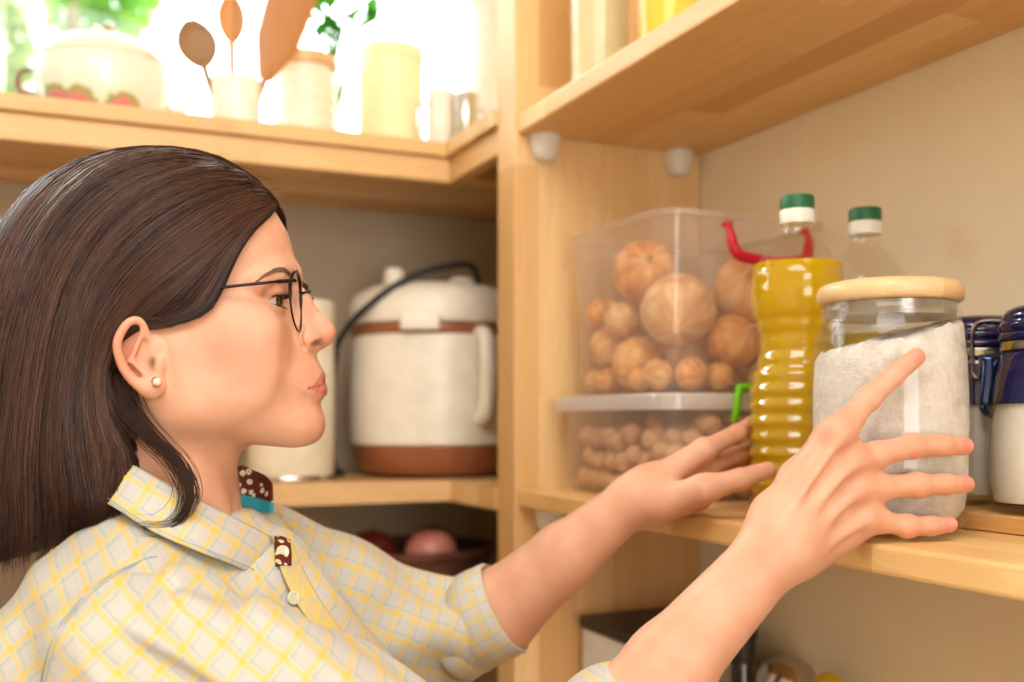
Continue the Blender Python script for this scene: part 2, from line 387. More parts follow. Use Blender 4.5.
    e = smin(e, cap(Q, E(143,331,.779), E(131,360,.779), .0018, .0022), .003)
    e = smin(e, cap(Q, E(131,360,.779), E(146,374,.780), .0022, .0026), .003)
    e = smin(e, ell(Q, E(158,366,.783), (.0045,.0035,.0075)), .004)
    e = smax(e, -ell(Q, E(152,363,.784), (.003,.006,.0045)), .002)
    e = smin(e, ell(Q, E(139,350,.7848), (.0150,.0028,.0280), roty(15)), .0025)
    d = smin(d, e, .006)
    return d
def f_neck(P):
    Q = P.copy(); Q[:,1] = np.abs(P[:,1]-YM)
    R = A([[1,0,0],[0,1.06,0],[0,0,1]])
    d = cap(Q*A([1,1.05,1]), mid(180,395), mid(150,545), .051, .062)
    d = smin(d, cap(Q, sid(160,400,.052), mid(222,520,.018), .010, .010), .022)
    return d
# --- right (near) hand on the jar
RW = pt(773,552,.745); RE = pt(542,813,.72); RS = A([-.24,.705,-.17])
R_MCP = [pt(838,434,.752), pt(850,461,.757), pt(856,489,.762), pt(862,517,.768)]
R_FING = [[R_MCP[0], pt(868,399,.768), pt(893,376,.773), pt(916,357,.776)],
          [R_MCP[1], pt(912,446,.7745), pt(942,445,.779), pt(964,446,.788)],
          [R_MCP[2], pt(917,485,.7755), pt(945,484,.781), pt(965,484,.789)],
          [R_MCP[3], pt(906,526,.777), pt(931,526,.780), pt(949,524.5,.785)]]
R_R = [[.0100,.0081,.0075,.0067],[.0102,.0085,.0078,.0069],[.0098,.0082,.0075,.0067],[.0092,.0076,.0070,.0062]]
def f_rhand(P):
    d = chain(P, [RE, RE*.45+RW*.55+A([0,.004,0]), RW, RW+A([.012,.001,.012])], [.040,.0305,.0235,.0225], .01)
    d = smin(d, ell(P, pt(789,557,.735), (.010,.009,.010)), .012)
    pal = None
    for i, m in enumerate(R_MCP):
        w = RW+A([.004,.004,.004])+(m-RW)*.12+A([[-.006,0,.012],[-.002,0,.004],[.003,0,-.003],[.008,.002,-.010]][i])
        c = cap(P, w, m+A([0,.004,0]), .0155, .0108); pal = c if pal is None else smin(pal, c, .014)
    pal = smin(pal, ell(P, pt(826,505,.782), (.030,.012,.033)), .014)
    pal = smin(pal, cap(P, pt(803,552,.765), pt(848,528,.775), .0165, .012), .014)
    th = [pt(774,514,.765), pt(798,482,.80), A([.2265,.846,-.054]), A([.2325,.868,-.048])]
    pal = smin(pal, chain(P, th, [.016,.0125,.0098,.0078], .008), .014)
    d = smin(d, pal, .016)
    pal = smin(d, cap(P, R_MCP[0]+A([-.006,.010,-.004]), pt(797,474,.79), .0085, .0105), .012); d = pal
    for i, F in enumerate(R_FING):
        q = F[0]*.58+F[1]*.42; r = R_R[i]; f = chain(P, [F[0],q]+F[1:], [r[0], r[1]+.0009]+r[1:], .004)
        f = smin(f, ell(P, F[1]+A([0,-.0012,0]), (.0088 if i else .0084,)*3), .004)
        tip = F[3]; ax = (F[3]-F[2]); ax /= nrm(ax)
        d = smin(d, f, .0095)
        d = smin(d, nrm(P-(R_MCP[i]+A([0,-.0025,.001])))-.0094, .010)
        w = RW+A([[-.004,-.018,.014],[0,-.019,.006],[.004,-.019,-.001],[.010,-.016,-.008]][i])
        d = smin(d, cap(P, w, R_MCP[i]+A([0,-.0105,0]), .0014, .0024), .0065)
    return d
# --- left (far) hand round the oil bottle
LW = pt(633,500,.985); LE = A([-.075,1.05,-.225]); LS = A([-.265,1.0,-.135])
L_F = [[pt(704,450,.985), pt(737,433,1.012), A([.2405,1.053,-.006]), A([.264,1.064,-.012])],
       [pt(707,466,1.005), pt(738,455,1.036), A([.241,1.060,-.032]), A([.268,1.066,-.034])],
       [pt(704,478,1.018), pt(732,472,1.050), A([.238,1.067,-.050]), A([.262,1.068,-.052])],
       [pt(698,490,1.026), pt(720,488,1.055), A([.228,1.070,-.066]), A([.247,1.074,-.068])]]
L_T = [pt(662,503,.965), pt(704,489,.940), pt(741,479,.936), pt(768,470,.9435)]
def f_lhand(P):
    d = chain(P, [LE, pt(498,612,1.03), pt(565,556,1.005), LW, LW+A([.014,0,.010])], [.044,.0405,.031,.0225,.0215], .01)
    pal = None; base = [pt(650,486,.985), pt(652,490,1.0), pt(650,497,1.008), pt(648,505,1.008)]
    for i, F in enumerate(L_F):
        c = cap(P, base[i], F[0], .0150, .0112); pal = c if pal is None else smin(pal, c, .014)
    pal = smin(pal, chain(P, L_T[:2], [.017,.0125]), .018); pal = smin(pal, cap(P, pt(655,512,.985), pt(700,499,.985), .012, .011), .014)
    d = smin(d, pal, .018)
    for i, F in enumerate(L_F): d = smin(d, chain(P, F, [.0095,.0082,.0075,.0066], .004), .007)
    d = smin(d, chain(P, L_T[1:], [.0118,.0094,.0076], .004), .010)
    return d
def f_core(P):
    d = chain(P, [RS, RE], [.042,.038]); d = np.minimum(d, chain(P, [LS, LE], [.042,.040]))
    d = smin(d, chain(P, [RS, A([-.275,.86,-.12]), LS], [.035,.05,.035], .03), .02)
    d = smin(d, cap(P, (-.275,.86,-.14), (-.255,.86,-.62), .07, .08), .03)
    for s in (-1, 1): d = smin(d, chain(P, [A([-.255,.86+s*.07,-.60]), A([-.235,.86+s*.085,-1.0]), A([-.26,.86+s*.085,-1.38])], [.055,.040,.030]), .03)
    return d
def f_body(P):
    d = group(P, (-.275,.86,-.11), .17, f_neck)
    d = group(P, (-.255,.86,.09), .20, f_head, d, .022)
    mc = (RW+RE)/2
    d = group(P, (.14,.745,-.13), .29, f_rhand, d); d = group(P, (.12,1.0,-.12), .27, f_lhand, d)
    return np.minimum(d, f_core(P)*1.0)

PERSON = thing('person', c2r([[-.26,.86,-CZ]])[0], 'woman in glasses and a yellow plaid shirt reaching with both hands to the pantry shelf', 'person')
def sdf_part(name, f, lo, hi, h, mat, attr_f=None, parent=PERSON, refine=2):
    V, F = polygonize(f, lo, hi, h, refine=refine)
    at = attr_f(V) if attr_f else None
    return mesh(name, c2r(V), F, mat, parent, True, attrs=at)
def gs(V, c, r): return np.exp(-(((V-A(c))/A(r))**2).sum(1))
def skin_attr(V):
    Q = V.copy(); Q[:,1] = np.abs(V[:,1]-YM)
    red = .26*gs(Q, sid(226,340,.066), (.034,.03,.022))+.30*gs(Q, mid(326,334), (.012,.02,.012))+.55*gs(Q, sid(125,355,.084), (.012,.02,.03))+.4*gs(Q, sid(268,290,.04), (.016,.02,.009))+.25*gs(Q, mid(318,424), (.012,.03,.012))
    nail = np.zeros(len(V))
    for i, F in enumerate(R_FING):
        red = red+.30*gs(V, F[1], (.009,.012,.009))+.22*gs(V, F[3], (.012,.014,.010))+.25*gs(V, R_MCP[i], (.013,.015,.013))
    for i, F in enumerate(R_FING):
        ax = F[3]-F[2]; ax /= nrm(ax); c = F[3]-ax*.0012+A([0,-.0062,.0005]); p = V-c
        a = p@ax; b = nrm(p-a[:,None]*ax); nail = np.maximum(nail, np.clip(1.6-1.6*((a/.0062)**4+(b/.0050)**4), 0, 1))
    red = red+.3*gs(V, L_T[3], (.012,.012,.012))+.25*gs(V, L_F[0][1], (.02,.02,.015))
    # lips: inside the outline of the vermilion
    co = sid(302.5, 389, .0235); t = np.clip(Q[:,1]/co[1], 0, 1)
    zt = np.interp(t, [0,.2,.45,.7,1], (HOR-A([371.8,370.8,376.0,382.5,388.4]))/1221); zb = np.interp(t, [0,.3,.6,1], (HOR-A([395.2,395.2,393.5,389.6]))/1221)
    sm = lambda v, w: np.clip(v/w+.5, 0, 1)
    lip = sm(zt-Q[:,2], .0012)*sm(Q[:,2]-zb, .0014)*(Q[:,1] < co[1]+.0005)*(Q[:,0] > co[0]-.001)
    dark = .95*gs(Q, mid(320.5,344.6,.0105), (.0052,.0070,.0026))+.8*gs(Q, sid(152,363,.078), (.0035,.006,.005))+.70*gs(Q, sid(273,297.5,.0345), (.013,.018,.0030))  # shade of nostril and ear canal painted in, plus eye liner
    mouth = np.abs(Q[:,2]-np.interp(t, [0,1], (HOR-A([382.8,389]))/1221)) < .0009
    dark = np.maximum(dark, .5*mouth*(lip > .4))  # shade between the lips painted as a dark line
    return {'red': np.clip(red, 0, .8), 'lip': lip*.8, 'nail': nail, 'dark': np.clip(dark, 0, 1)}
sdf_part('body', f_body, (-.45,.60,-1.42), (.42,1.12,.24), BODY_H, M_('skin', skin), skin_attr)

NAIL = M_('nail', lambda: plain('fingernail', srgb(232,164,146), .22, 0, .6, .02))
for F, nn in [(q, A([-.25,-1,.35])) for q in R_FING[:1]]+[(q, A([0,-1,.30])) for q in R_FING[1:]]+[(L_T, A([.1,-1,.25]))]:
    ax = F[-1]-F[-2]; ax /= nrm(ax); nn = nn-ax*(nn@ax); nn /= nrm(nn); sd_ = np.cross(ax, nn); G_ = []
    for a in np.linspace(-1, 1, 13): G_.append([F[-1]+ax*(-.0010+.0050*a)+(.0046*b*(1-.12*max(a, 0)**2)*math.sqrt(max(0, 1-.55*abs(a)**5)))*sd_+nn*(.0064-.0034*b*b-.0016*max(a, 0)**2) for b in np.linspace(-1, 1, 11)])
    mb = MB().grid(A(G_)); o_ = mesh('fingernail', c2r(mb.verts()), mb.F, NAIL, PERSON, True); solidify(o_, .0006)
# --- eyes
for s in (-1, 1):
    c = A([EYE[0], YM+s*EYE[1], EYE[2]]); look = A([1,-.30,-.02]); look /= nrm(look)
    mb = MB().ball(c, .0117, 40, 28); V = mb.verts(); dd = (V-c)@look/.0117
    iris = np.degrees(np.arccos(np.clip(dd, -1, 1)))
    mesh('eyeball', c2r(V), mb.F, M_('eye', lambda: (lambda t: t.done(t.bsdf(t.ramp(t.math('DIVIDE', t.attr('iris'), 90), [(0, srgb(12,8,6)), (.13, srgb(14,10,8)), (.17, srgb(92,58,32)), (.32, srgb(58,34,20)), (.37, srgb(196,180,170)), (1, srgb(176,152,140))]), .08, 0, .6)))(NT('eye'))), PERSON, True, attrs={'iris': iris})
    rg = np.random.default_rng(5)
    lash = MB()
    for k in range(46):                       # upper lashes along the lid edge
        a = -1.15+2.3*k/45; base = c+A([.0134*math.cos(a)*.93, s*.0134*math.sin(a), .0042-.0022*abs(math.sin(a))])
        tipv = A([.0065, s*.0035*math.sin(a)*1.6, .0022+.001*rg.random()])
        lash.tube([base, base+tipv*.55+A([0,0,-.0007]), base+tipv+A([0,0,.0008])], [.00022,.00018,.00005], 4)
    for k in range(30):
        a = -1.05+2.1*k/29; base = c+A([.0132*math.cos(a)*.95, s*.0132*math.sin(a), -.0050+.002*abs(math.sin(a))])
        lash.tube([base, base+A([.0032, 0, -.0016])], [.00014,.00005], 4)
    mesh('eyelashes', c2r(lash.verts()), lash.F, M_('lash', lambda: plain('dark_lash', srgb(34,22,18), .5)), PERSON, True)
def on_head(px, py, Y0=.70):                  # first skin point on the line of sight
    Y = Y0
    for _ in range(60):
        p = pt(px, py, Y)[None]; d = f_head(p)[0]
        if d < .0002: break
        Y += d*.9
        if Y > YM+.02: break
    return pt(px, py, Y)
brows = {1: MB(), -1: MB()}; rg = np.random.default_rng(3)
for k in range(300):
    t = rg.random()**.9; px = np.interp(t, [0,.35,.7,1], [291,282,270,257]); py = np.interp(t, [0,.25,.5,.8,1], [275,269.5,269.5,275,282])
    w = np.interp(t, [0,.2,.6,1], [2.4,2.8,2.0,.5]); py += (rg.random()-.5)*2*w
    a = on_head(px, py); dpx = -4.5+rg.random()*1.5; b = on_head(px+dpx, py+np.interp(t, [0,.4,1], [-2.2,.6,2.0])+.6*rg.normal()); n = A([.25,-.95,.1])
    if nrm(a-b) > .012: continue
    for s in (1, -1):
        q = [a+n*.0002, (a+b)/2+n*.0011, b+n*.0008]
        if s < 0: q = [A([v[0], 2*YM-v[1], v[2]]) for v in q]
        brows[s].tube(q, [.00022,.0002,.00006], 3)
for brow in brows.values(): mesh('eyebrow', c2r(brow.verts()), brow.F, M_('brow', lambda: plain('brow_hair', srgb(122,92,72), .6)), PERSON, True)

# --- hair: a dark under-layer and combed locks over it
HP = A([(277,200),(268,210),(250,228),(233,254),(219,280),(196,306),(165,317),(146,314),(130,317),(110,336),(103,354),(107,374),(122,392),(132,420),(146,444),(126,458),(110,480),(104,520),(75,535),(38,545),(2,566),(-90,585),(-120,200),(100,100),(240,130),(290,180)], dtype=float)
def poly_sd(x, y, P):
    d = np.full(len(x), 1e9); ins = np.zeros(len(x), bool); n = len(P)
    for i in range(n):
        a, b = P[i], P[(i+1) % n]; ex, ey = b-a; wx, wy = x-a[0], y-a[1]
        t = np.clip((wx*ex+wy*ey)/(ex*ex+ey*ey), 0, 1); d = np.minimum(d, (wx-ex*t)**2+(wy-ey*t)**2)
        c = ((a[1] <= y) & (y < b[1])) | ((b[1] <= y) & (y < a[1])); ins ^= c & (wx < ex/(ey if ey else 1e-9)*wy)
    return np.sqrt(d)*np.where(ins, -1, 1)
def f_shell(P):                               # outer surface of the hair
    Q = P.copy(); Q[:,1] = np.abs(P[:,1]-YM); x, s, z = Q.T
    c = mid(153,290); p = 2.15; u = np.stack([(x-c[0])/.1225, s/.083, (z-c[2])/.1115], 1)
    g = (np.abs(u)**p).sum(1)**(1/p); d = (g-1)*.095
    t = cap(Q*A([1,.80,1])+A([0,0,0]), mid(70,330), mid(45,535), .078, .070)
    d = smin(d, t, .03)
    return smin(d, cap(Q, mid(110,400,.040), mid(136,490,.068), .034, .022), .03)
def f_hairbase(P):
    Y = YM-np.abs(P[:,1]-YM); px = 512+FPX*P[:,0]/Y; py = HOR-FPX*P[:,2]/Y
    sd = poly_sd(px, py, HP)/1250.
    return smax(f_shell(P)+.0048, sd+.003, .006)
hb = lambda V: {'rnd': .15+.3*rng.random(len(V))*0}
sdf_part('hair_underlayer', f_hairbase, (-.50,.73,-.16), (-.15,.99,.25), .004, M_('hairb', lambda: hair_mat('hair_underlayer', srgb(34,22,17), srgb(52,35,26))), hb)
G = A([[(271,209),(251,228),(235,252),(222,281),(205,310),(170,323),(126,320),(103,360),(118,408),(150,445),(182,476),(188,504),(156,529)],
     [(274,204),(247,222),(214,250),(176,278),(143,303),(118,330),(104,360),(100,392),(103,425),(110,448),(109,474),(104,500),(98,528)],
     [(277,200),(247,196),(205,214),(160,246),(122,284),(96,325),(84,366),(78,405),(80,440),(86,470),(92,498),(94,520),(90,540)],
     [(274,194),(243,177),(195,178),(145,200),(103,238),(74,285),(58,336),(50,385),(46,430),(44,466),(46,498),(46,525),(44,548)],
     [(266,187),(230,163),(178,158),(122,172),(75,208),(42,256),(20,312),(8,368),(0,420),(-4,462),(-4,500),(-2,535),(2,564)],
     [(258,181),(222,156),(166,150),(105,158),(52,192),(16,240),(-8,300),(-22,360),(-32,415),(-38,460),(-40,500),(-38,540),(-34,572)],
     [(262,176),(222,140),(160,128),(92,134),(26,172),(-14,226),(-40,290),(-56,360),(-64,415),(-68,460),(-70,500),(-68,540),(-64,575)]], dtype=float)
def strands(n, seed, side, lift, rad, smin_=0, smax_=6):
    rg = np.random.default_rng(seed); m = 26
    s = smin_+(smax_-smin_)*rg.random(n); m1 = (s < 1) & (rg.random(n) < .85); s = np.where(m1, np.where(s < .5, s*.36, .7+(s-.5)*.6), s); s = np.clip(s, 0, 5.999); i = s.astype(int); f = (s-i)[:,None,None]
    P2 = G[i]*(1-f)+G[i+1]*f                      # n,13,2
    t = np.linspace(0, 12, m); j = np.minimum(t.astype(int), 11); w = (t-j)[None,:,None]
    Pm = np.concatenate([2*P2[:,:1]-P2[:,1:2], P2, 2*P2[:,-1:]-P2[:,-2:-1]], 1)
    p0, p1, p2, p3 = Pm[:,j], Pm[:,j+1], Pm[:,j+2], Pm[:,j+3]
    C = .5*(2*p1+(p2-p0)*w+(2*p0-5*p1+4*p2-p3)*w**2+(3*p1-p0-3*p2+p3)*w**3)
    tt = np.linspace(0, 1, m)[None,:]
    clump = np.floor(s*9)/9; ph = rg.random(n)*6.28; cp = (np.sin(clump*37.1)*43758.5) % 1*6.28
    end = 1-.16*rg.random(n)**2; 
    C += rg.normal(size=(n,1,2))*1.5
    C[...,0] += (rg.normal(size=n)*2.0)[:,None]*tt+3.2*np.sin(tt*5+cp[:,None])*tt+1.2*np.sin(tt*9+ph[:,None])*tt
    C[...,1] += (rg.normal(size=n)*2.0)[:,None]*tt+1.2*np.cos(tt*7+cp[:,None])+ 9*rg.normal(size=n)[:,None]*tt**6
    late = (tt > .5)*1.0; s2 = np.clip((clump-s)*9*0+0, -1, 1)
    q = C.reshape(-1, 2); Y = np.full(len(q), .80)
    lo = np.full(len(q), .66); hit = np.zeros(len(q), bool); Yh = np.full(len(q), YM)
    Y = lo.copy()
    for _ in range(26):                           # march along the line of sight to the hair surface
        P = np.stack([(q[:,0]-512)/FPX*Y, Y, (HOR-q[:,1])/FPX*Y], 1); d = f_shell(P)
        Y = np.where(Y < YM, Y+np.maximum(d, -.02)*.8, Y)
    Y = np.minimum(Y, YM)
    P = np.stack([(q[:,0]-512)/FPX*Y, Y, (HOR-q[:,1])/FPX*Y], 1)
    d = f_shell(P); e = .002; g = np.stack([f_shell(P+A([e,0,0]))-d, f_shell(P+A([0,e,0]))-d, f_shell(P+A([0,0,e]))-d], 1); g /= nrm(g)[:,None]+1e-9
    P -= g*d[:,None]
    lev = (lift*(rg.random(n)-.62))[:,None]+.0012*np.sin(clump[:,None]*61+tt*6)+ .0
    P = P.reshape(n, m, 3)+g.reshape(n, m, 3)*lev[...,None]
    P[...,1] += side*0
    # resample to own length
    u = np.linspace(0, 1, m)[None,:]*end[:,None]*(m-1); k = np.minimum(u.astype(int), m-2); fr = (u-k)[...,None]; ar = np.arange(n)[:,None]
    P = P[ar,k]*(1-fr)+P[ar,k+1]*fr
    if side > 0: P[...,1] = 2*YM-P[...,1]
    # three-sided tubes
    T = np.gradient(P, axis=1); T /= nrm(T)[...,None]+1e-9; N = np.cross(T, A([0,-1,.2])); N /= nrm(N)[...,None]+1e-9; B2 = np.cross(T, N)
    rr = rad*(.6+.8*rg.random(n))[:,None]*np.interp(tt, [0,.06,.7,1], [.35,1,1,.12])
    V = np.stack([P+rr[...,None]*(math.cos(a)*N+math.sin(a)*B2) for a in (0,2.094,4.189)], 2)   # n,m,3,3
    b = (np.arange(n)*m*3)[:,None,None]+(np.arange(m-1)*3)[None,:,None]; a0 = np.arange(3)[None,None,:]; a1 = (a0+1) % 3
    F = np.stack([b+a0, b+a1, b+3+a1, b+3+a0], -1).reshape(-1, 4)
    rn = np.clip(.5*rg.random(n)+.5*((np.sin(clump*91.7)*4375.5) % 1), 0, 1)
    return V.reshape(-1,3), F, np.repeat(rn, m*3)
def lock_obj(name, sets, mat):
    Vs, Fs, Rs = [], [], []; n = 0
    for V, F, R in sets: Vs.append(V); Fs.append(F+n); Rs.append(R); n += len(V)
    return mesh(name, c2r(np.concatenate(Vs)), np.concatenate(Fs), mat, PERSON, True, attrs={'rnd': np.concatenate(Rs)})
HM = M_('hair', lambda: hair_mat('brown_hair', srgb(26,15,11), srgb(98,62,44)))
lock_obj('hair', [strands(HAIR_N, 11, -1, .007, .00042), strands(HAIR_N//3, 12, 1, .007, .0006)], HM)
# loose curl over the collar and a few flyaways
fly = MB(); rg = np.random.default_rng(9)
for k in range(170):
    o = rg.normal(size=2)*A([5.5,3.2])*(1 if k % 4 else 1.7); yo = .004*rg.random()
    q = [(116,372),(128,408),(152,438),(178,464),(190,492),(184,514),(165,527),(143,526)]; L = 8 if k < 70 else 6
    P = spline([pt(a+o[0]*(1.1-.10*i), b+o[1]*.8, [.790,.786,.778,.770,.762,.758,.753,.752][i]+yo) for i, (a, b) in enumerate(q[:L])], 14)
    fly.tube(P, np.interp(np.arange(14), [0,10,13], [.00024,.0002,.00006]), 3)
mesh('hair_lock', c2r(fly.verts()), fly.F, HM, PERSON, True, attrs={'rnd': np.full(len(fly.verts()), .3)}); fly = MB()
for k in range(26):
    a = rg.random(); s0 = (np.interp(a, [0,1], [150,278]), np.interp(a, [0,.5,1], [149,158,196])); l = 14+18*rg.random()
    P = spline([pt(s0[0]-8, s0[1]+3, .85), pt(s0[0]+l*.4, s0[1]-2-3*rg.random(), .85), pt(s0[0]+l, s0[1]+2+8*rg.random(), .85)], 8)
    fly.tube(P, np.linspace(.00016,.00005,8), 3)
mesh('stray_hairs', c2r(fly.verts()), fly.F, HM, PERSON, True, attrs={'rnd': np.full(len(fly.verts()), .3)})

# --- glasses (a worn part), ear stud
def YAW(P): P = np.array(P, float); dy = P[...,1]-YM; P[...,0] -= dy*.085; return P
def rim(s):
    th = np.linspace(0, 2*np.pi, 40, endpoint=False); c = A([-.1715, YM+s*.0345, .0935])
    y = .0225*np.sign(np.cos(th))*np.abs(np.cos(th))**.85; zz = np.where(np.sin(th) > 0, .0215*np.abs(np.sin(th))**.75, -.0255*np.abs(np.sin(th))**.9)
    return YAW(np.stack([c[0]-.003*(np.abs(y)/.0225)**2*(np.sign(y*s) > 0)-zz*.035, c[1]+y, c[2]+zz], 1))
gl = MB(); BLK = M_('blk', lambda: plain('black_metal', srgb(26,22,22), .3, .6)); 
for s in (-1, 1):
    R = rim(s); gl.tube(R, np.where(R[:,2] > .0935-.002, .0014, .0008), 8, closed=True)
    h = A([-.171, YM+s*.0605, .1045]); h = YAW(h); gl.tube([R[4] if s > 0 else R[16], h+A([.001,0,0]), h+A([-.006,s*.001,0])], [.001,.0013,.0013], 8)
gl.tube(spline([[-.1695,YM-.011,.101],[-.1655,YM,.104],[-.1705,YM+.011,.101]], 8), .001, 8)
for s in (-1, 1): gl.tube(spline([[-.1705,YM+s*.0125,.091],[-.172,YM+s*.012,.089],[-.1745,YM+s*.0105,.087]], 6), .0005, 6)
GO = mesh('glasses', c2r(gl.verts()), gl.F, BLK, PERSON, True, org=None)
for s in (-1, 1):
    t = MB(); h = list(YAW(A([-.177, YM+s*.0605, .1045]))); t.tube([[h[0]+.004,h[1],h[2]+.0001],[h[0]-.007,h[1]+s*.001,h[2]-.0008]], .0016, 8)
    t.tube(spline([[h[0]-.006,h[1]+s*.001,h[2]-.0006],[-.215,YM+s*.0705,.0985],[-.250,YM+s*.0765,.0925],[-.272,YM+s*.0775,.087],[-.292,YM+s*.076,.070]], 20), np.linspace(.0011,.0014,20), 8)
    k = mesh('temple_arm', c2r(t.verts()), t.F, BLK, PERSON, True); k.parent = GO
    R = rim(s); c = R.mean(0); lz = MB().add(np.concatenate([R, [c+A([.001,0,0])]]), [[i,(i+1)%40,40] for i in range(40)])
    k = mesh('lens', c2r(lz.verts()), lz.F, M_('lens', lambda: glassy('lens_glass', (.97,.97,.97,1), .03, .35)), PERSON, True); k.parent = GO
    p = MB().ball([-.1755,YM+s*.0105,.086], (.0035,.0012,.0055), 14, 8); k = mesh('nose_pad', c2r(p.verts()), p.F, M_('pad', lambda: plain('clear_silicone', srgb(225,205,185), .15)), PERSON, True); k.parent = GO
st = MB().ball(pt(157,382,.7745), .0031, 20, 12); PN = M_('pearl', lambda: plain('pearl', srgb(238,214,196), .15, 0, .8))
so = mesh('ear_stud', c2r(st.verts()), st.F, PN, PERSON, True)
r_ = MB().tube([pt(156.5,382,.7765)+.0036*A([math.cos(a),0,math.sin(a)]) for a in np.arange(20)*math.pi/10], .0006, 6, closed=True)
k = mesh('gold_ring', c2r(r_.verts()), r_.F, M_('gold', lambda: plain('gold', srgb(222,178,92), .25, 1)), PERSON, True); k.parent = so

# --- shirt
TZ = A([-.665,-.55,-.45,-.35,-.26,-.20,-.15,-.11,-.085,-.06])
TB = A([-.415,-.40,-.385,-.40,-.415,-.415,-.40,-.375,-.350,-.33]); TF = A([-.10,-.095,-.105,-.085,-.08,-.105,-.145,-.180,-.208,-.225]); TW = A([.18,.17,.15,.165,.178,.172,.150,.115,.085,.06])
def folds(P, amp):
    x, y, z = P.T
    return amp*(np.sin(58*x+34*z+20*y+1.8*np.sin(24*z+9*x))*.5+np.sin(95*z-52*x+2.2*np.sin(31*x+11*y))*.35)
def f_torso(P):
    x, y, z = P.T; xb = np.interp(z, TZ, TB); xf = np.interp(z, TZ, TF); W = np.interp(z, TZ, TW)
    c = (xb+xf)/2; a = (xf-xb)/2; p = 2.3; g = (np.abs((x-c)/a)**p+np.abs((y-YM)/W)**p)**(1/p); d = (g-1)*np.minimum(a, W)*.85
    d = smax(d, -(z+.655), .01); d = smax(d, z+.075, .02)
    Q = P.copy(); Q[:,1] = np.abs(y-YM)
    d = smin(d, cap(Q, (-.292,.05,-.112), (-.262,.135,-.158), .040, .056), .03)
    d = smin(d, chain(P, [A([-.20,.86,-.14]), A([-.145,.82,-.215])], [.03,.04]), .05)
    return d+folds(P, .0042)
def arm_wrap(P, a, b, n, ph, amp):            # creases running along a sleeve
    ax = b-a; L = nrm(ax); ax = ax/L; r = P-a; t = r@ax; q = r-t[:,None]*ax; u = np.cross(ax, A([0,1.,0])); u /= nrm(u); v = np.cross(ax, u)
    th = np.arctan2(q@v, q@u)
    return amp*(np.sin(n*th+t*16+ph+1.4*np.sin(t*30+th))+.5*np.sin((n+3)*th-t*38+ph*2)), t, th
N_END = pt(616,728,.735)
def f_sn(P):
    w, t, th = arm_wrap(P, RS, RE, 4, .6, .0042)
    d = chain(P, [RS, RS*.55+RE*.45, RE, N_END], [.068,.063,.054,.044], .02)
    x, y, z = P.T; ac = .86*z+.51*x; al = .86*x-.51*z          # long diagonal creases pulled from the armhole
    cr = np.sin(2*np.pi*ac/.036+1.3*np.sin(al*17)+2)+.5*np.sin(2*np.pi*ac/.021+al*22)
    return d+w*np.clip((x+.26)/.06, .3, 1)+.0044*cr*np.clip((x+.27)/.05, 0, 1)*np.clip((.04-x)/.08, 0, 1)
F_END = pt(492,617,1.03)
def f_sf(P):
    w, t, th = arm_wrap(P, LS, LE, 4, 2.0, .0036)
    d = chain(P, [LS+A([0,-.008,0]), A([-.170,1.015,-.180]), A([-.105,1.035,-.214]), LE, pt(462,628,1.035)], [.064,.060,.056,.046,.046], .02)
    d = smax(d, -nrm((P-pt(440,572,1.0))*A([1,.35,.9]))+.010, .012)
    return d+w
def pl_planar(V, ang=45, wob=.0):
    c, s = math.cos(math.radians(ang)), math.sin(math.radians(ang)); x, y, z = V.T
    a = c*x+s*z+.25*(y-YM); b = s*x-c*z+.18*(y-YM); return {'plaid': np.stack([a+.002*np.sin(40*z), b+.002*np.sin(35*x), 0*a], 1)}
def pl_arm(a, b, k=.055, tw=0):
    def f(V):
        ax = b-a; ax = ax/nrm(ax); r = V-a; t = r@ax; q = r-t[:,None]*ax; u = np.cross(ax, A([0,1.,0])); u /= nrm(u); v = np.cross(ax, u)
        th = np.arctan2(q@v, -(q@u)); return {'plaid': np.stack([t+tw*th*k, th*k, 0*t], 1)}
    return f
PLN = M_('pl1', lambda: plaid('plaid_cotton', .0185)); PLF = M_('pl2', lambda: plaid('plaid_cotton_fine', .0170))
SH = sdf_part('shirt', f_torso, (-.46,.64,-.69), (-.02,1.08,-.03), .004, PLN, lambda V: pl_planar(V, 38))
def sub(o): o.parent = SH; return o
sub(sdf_part('sleeve', f_sn, (-.34,.60,-.37), (.16,.82,-.08), .0032, PLN, lambda V: pl_planar(V, 47)))
sub(sdf_part('sleeve', f_sf, (-.36,.90,-.31), (.03,1.13,-.04), .0032, PLF, pl_arm(LS, LE, .052)))
def cuff(a, b, r0, r1, seed, tone):            # rolled-up cuff, open at the end
    rg = np.random.default_rng(seed); ax = (b-a)/nrm(b-a); u = np.cross(ax, A([0,1.,0])); u /= nrm(u); v = np.cross(ax, u); L = nrm(b-a)
    prof = [(0,-.004),(-.001,.001),(.004,.0026),(.012,.002),(.022,.0008),(.024,-.0005),(.026,.0012),(.5*L+.012,.0016),(L-.003,.0012),(L,-.0012),(L-.002,-.0032),(L-.02,-.0036)]
    n = 72; V = []; pl = []
    for i, (t, dr) in enumerate(prof):
        for j in range(n):
            th = 2*np.pi*j/n; r = r0+(r1-r0)*t/L+dr+.0012*math.sin(3*th+seed)+.0008*math.sin(7*th+t*90)
            V.append(a+ax*(t+.002*math.sin(2*th+1)*(i < 6))+r*(math.cos(th)*u+math.sin(th)*v)); pl.append((t*1.0, th*.050, 0))
    F = [[i*n+j, i*n+(j+1)%n, (i+1)*n+(j+1)%n, (i+1)*n+j] for i in range(len(prof)-1) for j in range(n)]
    return sub(mesh('cuff', c2r(V), F, tone, PERSON, True, attrs={'plaid': A(pl)}))
cuff(pt(448,637,1.04), pt(506,607,1.028), .0470, .0468, 2, PLF)
cuff(N_END-(N_END-RE)/nrm(N_END-RE)*.045, N_END, .049, .046, 5, PLN)
